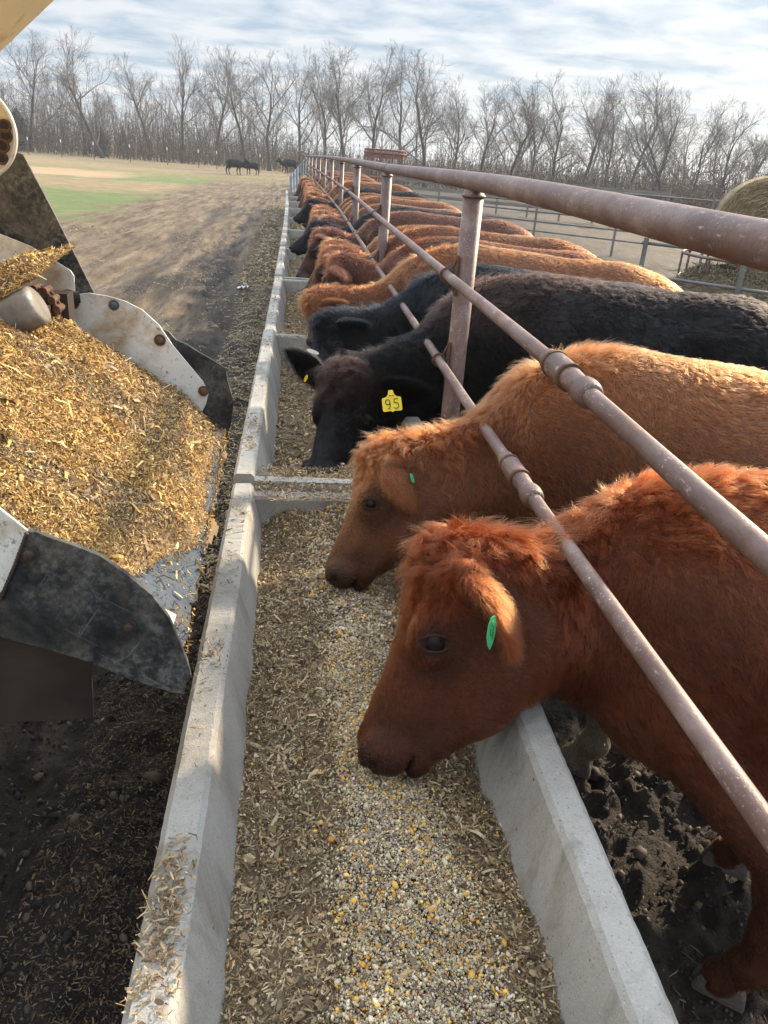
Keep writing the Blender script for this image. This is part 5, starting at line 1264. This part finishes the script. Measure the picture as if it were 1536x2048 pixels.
# ---------------------------------------------------------------- distant cattle, bale, pen fences, panel, litter
def stand_cow(seed, colour, label, head_low=False):
    P = (.30, 0, 1.12) if head_low else (.38, 0, 1.42); Mz = (.05, 0, .75) if head_low else (-.06, 0, 1.15)
    p = dict(P=P, M=Mz, black=True, withers=1.36, neck_drop=0, legs=((1.0, -.17), (1.2, .17)))
    c, H = make_cow(p, label, colour, cell=.018, hairs=0, seed=seed, detail=1, group='black cattle out on the pasture'); return c
def ground_place(c, px, D, rz, s=1):
    X_, Y_ = polar(np.array([float(px)]), np.array([float(D)])); c.location = (X_[0], Y_[0], 0); c.rotation_euler = (0, 0, rz); c.scale = (s, s, s)
g1 = stand_cow(81, (.006, .006, .008), 'black cow standing side-on in the lane, facing right, left of the metal panel'); ground_place(g1, 500, 63, math.pi-.15, .76)
g2 = stand_cow(82, (.006, .006, .008), 'black cow grazing partly hidden behind the one standing in the lane', True); ground_place(g2, 478, 66, -.2, .66)
g3 = copy_tree(g2); g3['label'] = 'lone black cow far off by the left end of the pasture fence'; ground_place(g3, 54, 90, math.pi, .9)
g4 = copy_tree(g1); g4['label'] = 'black cow in the farthest lane close to the left side of the metal panel'; ground_place(g4, 552, 78, 0, .85)

# corrugated sheet at the far end of the row
M_SHEET = mat_noise('galvanised_sheet', [(.3, (.20, .23, .27)), (.7, (.34, .38, .43))], 2, .45, .1, .003, dirt=((.16, .12, .09), 3, .56, .7), metal=.4)
a = at(583, 398, 30.0); b = at(578, 352, 30.0); c_ = at(596, 316, 30.6); d_ = at(616, 318, 30.6); e_ = at(612, 352, 30.6)
def q4(y, A0, B0, A1, B1, n=26):
    V = []; F_ = []
    for i in range(n):
        t = i/(n-1)
        for q, (p0, p1) in enumerate(((A0, A1), (B0, B1))):
            p = np.array(p0)*(1-t)+np.array(p1)*t; p = p+np.array([0, .03*math.sin(t*math.pi*12), 0]); V.append(p)
    for i in range(n-1): F_.append((2*i, 2*i+1, 2*i+3, 2*i+2))
    return V, F_
V, F_ = q4(0, at(581, 400, 29.5), at(579, 352, 29.5), at(611, 346, 30.2), at(613, 314, 30.2))
mb = MB(); mb.add(V, F_); o = mb.build('sheet_panel', M_SHEET, None)
mo = o.modifiers.new('thick', 'SOLIDIFY'); mo.thickness = .02
tag(o, 'blue grey metal sheet closing off the far end of the bunk row', 'metal panel')

# round hay bale
def mat_hay():
    m, t, b = new_mat('hay_bale'); v = coords(t); 
    s = node(t, 'ShaderNodeSeparateXYZ', {0: v}); rr = node(t, 'ShaderNodeVectorMath', {0: node(t, 'ShaderNodeCombineXYZ', {0: s.outputs[0], 1: s.outputs[2]}).outputs[0]}, operation='LENGTH')
    cb = node(t, 'ShaderNodeCombineXYZ', {0: rr.outputs['Value']}); n = noise(t, node(t, 'ShaderNodeMapping', {'Vector': cb.outputs[0], 'Scale': (9, 1, 1)}).outputs[0], 2.2, 5, .7)
    n2 = noise(t, v, 14, 6, .75, .5); f = node(t, 'ShaderNodeMath', {0: n.outputs[0], 1: n2.outputs[0]}, operation='MULTIPLY')
    c = ramp(t, f.outputs[0], [(.12, (.10, .07, .04)), (.22, (.22, .16, .09)), (.32, (.36, .27, .155))]); t.links.new(c.outputs[0], b.inputs['Base Color']); b.inputs['Roughness'].default_value = .95
    bump(t, b, f.outputs[0], 1, .05); return m
M_HAY = mat_hay()
bl = thing('hay_bale', 'weathered round hay bale standing in the pen behind the cattle', 'hay bale')
D = 13.5; X_, Y_ = polar(np.array([1540.]), np.array([D])); r_ = .68; top = height_at(X_[0], Y_[0], 352)
bl.location = (X_[0], Y_[0], top-r_); bl.rotation_euler = (0, 0, R(-25))
V, F_ = [], []; nr, na, nl_ = 14, 56, 12; rr_ = rnd(71)
rings = [(k/nr*r_, -.62-.04*math.cos(k/nr*1.5)) for k in range(nr)]+[(r_*(1+.02*math.sin(i*3)), -.62+1.24*i/nl_) for i in range(nl_+1)]+[((nr-1-k)/nr*r_, .62+.03) for k in range(nr)]
for (q, y) in rings:
    for j in range(na):
        t = 2*math.pi*j/na; w_ = 1+.02*vnoise(np.array(t*4.), np.array(q*9+y*3), 3); V.append((q*w_*math.cos(t)*1.03, y+.03*vnoise(np.array(t*5.), np.array(q*14.), 9), q*w_*math.sin(t)*(.96 if math.sin(t) > 0 else .92)))
for i in range(len(rings)-1):
    for j in range(na): F_.append((i*na+j, i*na+(j+1) % na, (i+1)*na+(j+1) % na, (i+1)*na+j))
link('bale_body', mesh_np('bale_body', np.array(V), np.array(F_)), M_HAY, bl)
n = 9000; t = rr_.uniform(0, 6.28, n); face = rr_.random(n) < .5; q = np.where(face, r_*np.sqrt(rr_.random(n)), r_); y = np.where(face, -.65, rr_.uniform(-.62, .62, n))
P = np.stack([q*np.cos(t), y, q*np.sin(t)*.95], 1); Nn = np.where(face[:, None], np.array([0, -1., 0])[None], np.stack([np.cos(t), 0*t, np.sin(t)], 1)); al = np.stack([-np.sin(t), 0*t, np.cos(t)], 1)
V, Fs = strips(P, Nn, rr_.uniform(.05, .16, n), rr_.uniform(.003, .008, n), rr_, .7, .15, along=al*1.5)
link('loose_hay', mesh_np('loose_hay', V, Fs, np.repeat(pick(np.array([(.30, .22, .12), (.42, .32, .18), (.18, .13, .075)]), n, rr_), 6, 0), sm=False), M_FEED, bl)
# the feeder ring with hay it stands in
hr = thing('hay_ring', 'pipe hay ring around the round bale', 'hay ring', (X_[0], Y_[0], 0))
for z in (.05, .45, .8):
    mb = MB(); mb.tube([(1.05*math.cos(t), 1.05*math.sin(t), z) for t in np.linspace(0, 2*math.pi, 49)], .022, 8, cap=False); mb.build('hoop', M_PIPE, hr, sm=True)
for k in range(14):
    t = 2*math.pi*k/14; mb = MB(); mb.tube([(1.05*math.cos(t), 1.05*math.sin(t), 0), (1.05*math.cos(t), 1.05*math.sin(t), .8)], .018, 8); mb.build('upright', M_PIPE, hr)
n = 14000; t = rr_.uniform(0, 6.28, n); q = 1.25*np.sqrt(rr_.random(n)); P = np.stack([X_[0]+q*np.cos(t)-.3, Y_[0]+q*np.sin(t)-.3, (top-2*r_)*smooth(1.3, .6, q)+.05*rr_.random(n)], 1)
V, Fs = strips(P, np.tile([0, 0, 1.], (n, 1)), rr_.uniform(.06, .2, n), rr_.uniform(.004, .012, n), rr_, .8, .3)
kx, ky = np.meshgrid(np.linspace(-1.3, 1.3, 40), np.linspace(-1.3, 1.3, 40), indexing='ij'); kz = (top-2*r_)*smooth(1.3, .6, np.hypot(kx, ky))-.02+.04*fbm(kx*5, ky*5, 2, 3); I = np.arange(1600).reshape(40, 40)
Fb = np.stack([I[:-1, :-1], I[1:, :-1], I[1:, 1:], I[:-1, 1:]], -1).reshape(-1, 4)
o = link('loose_hay', mesh_np('loose_hay', np.concatenate([V, np.stack([kx+X_[0]-.3, ky+Y_[0]-.3, kz], -1).reshape(-1, 3)]), [np.concatenate([Fs, Fb+len(V)])], np.concatenate([np.repeat(pick(np.array([(.15, .12, .07), (.22, .17, .10), (.10, .08, .05)]), n, rr_), 6, 0), np.tile([.17, .13, .08], (1600, 1))]), sm=False), M_FEED); tag(o, 'trampled pile of loose hay below the round bale', 'hay', kind='stuff')

# pen panels behind the herd
M_PANEL = mat_noise('grey_panel_steel', [(.3, (.10, .095, .09)), (.7, (.20, .19, .175))], 3, .6, .2, .003)
def pen_fence(nm, label, A0, B0, h, rails, np_, mat, slats=False, rr=.022):
    A0 = np.array(A0, float); B0 = np.array(B0, float); t = thing(nm, label, 'fence', tuple((A0+B0)/2), group=None); O = (A0+B0)/2
    for z in rails:
        mb = MB()
        if slats: d = nrmz(B0-A0); s_ = np.cross(d, (0, 0, 1)); c = (A0+B0)/2-O+np.array([0, 0, z]); L_ = np.linalg.norm(B0-A0); mb.box(c, (L_, .03, .14), rot=np.stack([d, s_, (0, 0, 1)], 1)); mb.build('board', mat, t)
        else: mb.tube([A0-O+np.array([0, 0, z]), B0-O+np.array([0, 0, z])], rr, 8); mb.build('rail', mat, t, sm=True)
    for k in range(np_+1):
        p = A0+(B0-A0)*k/np_-O; mb = MB(); mb.tube([p+np.array([.03, -.05, -.2]), p+np.array([.03, -.05, h])], .05 if slats else .035, 8); mb.build('post', mat, t)
M_BOARD = mat_noise('weathered_boards', [(.3, (.10, .09, .08)), (.7, (.24, .22, .19))], 2, .9, .3, .004, stretch=(1, 1, 8))
pen_fence('board_fence', 'weathered grey board fence along the far side of the pen', (3.5, 41, 0), (14.5, 33, 0), 1.5, (.3, .62, .94, 1.26), 9, M_BOARD, True)
pen_fence('panel_fence', 'dark pipe panel fence crossing the pen behind the red cows', (4.4, 24, 0), (15, 15, 0), 1.45, (.25, .5, .75, 1.0, 1.4), 6, M_PANEL)
pen_fence('cattle_gate', 'bent grey pipe gate lying open between the cows and the hay', (4.6, 11.0, 0), (6.6, 9.2, 0), 1.05, (.25, .55, .98), 2, M_PANEL)
mb = MB(); A0 = atz(1330, 560, .2)
# rusty hay feeder beyond the far posts
rf = thing('rusty_feeder', 'small rusty red bale feeder showing over the top rail between far posts', 'feeder', tuple(polar(np.array([768.]), np.array([44.]))[k][0] for k in (0, 1))+(0,))
M_REDR = mat_noise('faded_red_steel', [(.3, (.14, .05, .04)), (.7, (.24, .10, .075))], 4, .8, .2, .003)
for z, r2 in ((.9, 1.0), (1.5, 1.05), (2.05, 1.05), (2.2, 1.05)):
    mb = MB(); mb.tube([(r2*math.cos(t), r2*math.sin(t), z) for t in np.linspace(0, 2*math.pi, 33)], .045, 8, cap=False); mb.build('hoop', M_REDR, rf)
mb = MB()
for k in range(24):
    t = 2*math.pi*k/24; t2 = 2*math.pi*(k+1)/24; mb.add([(1.03*math.cos(t), 1.03*math.sin(t), 1.8), (1.03*math.cos(t2), 1.03*math.sin(t2), 1.8), (1.03*math.cos(t2), 1.03*math.sin(t2), 2.12), (1.03*math.cos(t), 1.03*math.sin(t), 2.12)], [(0, 1, 2, 3)])
mb.build('skirt', M_REDR, rf)
for k in range(10):
    t = 2*math.pi*k/10; mb = MB(); mb.tube([(1.05*math.cos(t), 1.05*math.sin(t), 0), (1.05*math.cos(t), 1.05*math.sin(t), 2.2)], .04, 6); mb.build('upright', M_REDR, rf)

# white scrap of plastic in the lane
M_PLAS = flat_mat('white_plastic', (.7, .7, .7), .4)
P0 = atz(486, 573, .0); X, Y = np.meshgrid(np.linspace(-1, 1, 16), np.linspace(-1, 1, 10), indexing='ij'); rr_ = rnd(17)
keep = .75+.25*vnoise(X*2+3, Y*2+5, 4); Z = .03+.05*vnoise(X*2.2, Y*2.2, 6)+.02*vnoise(X*6, Y*6, 8); I = np.arange(160).reshape(16, 10)
Fq = np.stack([I[:-1, :-1], I[1:, :-1], I[1:, 1:], I[:-1, 1:]], -1).reshape(-1, 4)
o = link('plastic_scrap', mesh_np('plastic_scrap', np.stack([X*.075*keep+.02*Y, Y*.10*keep+.03*X, Z], -1).reshape(-1, 3), Fq), M_PLAS, None, (P0[0], P0[1], float(ground_h(np.array([P0[0]]), np.array([P0[1]]))[0])))
mo = o.modifiers.new('thick', 'SOLIDIFY'); mo.thickness = .002
tag(o, 'crumpled white plastic scrap lying in the lane beside the bunks', 'plastic scrap')
print('script seconds', round(time.time()-T0, 1))

# ---------------------------------------------------------------- light winter haze
mh = bpy.data.materials.new('haze'); mh.use_nodes = True; t = mh.node_tree; t.nodes.clear()
o_ = node(t, 'ShaderNodeOutputMaterial'); v_ = node(t, 'ShaderNodeVolumePrincipled', {'Color': (.80, .86, .93, 1), 'Density': .0008, 'Anisotropy': .3}); t.links.new(v_.outputs[0], o_.inputs['Volume'])
mb = MB(); mb.box((0, 345, 9.5), (860, 725, 23)); hz_ = mb.build('haze', mh); tag(hz_, 'thin pale winter haze over the pasture', 'haze', kind='stuff')
print('script seconds', round(time.time()-T0, 1))
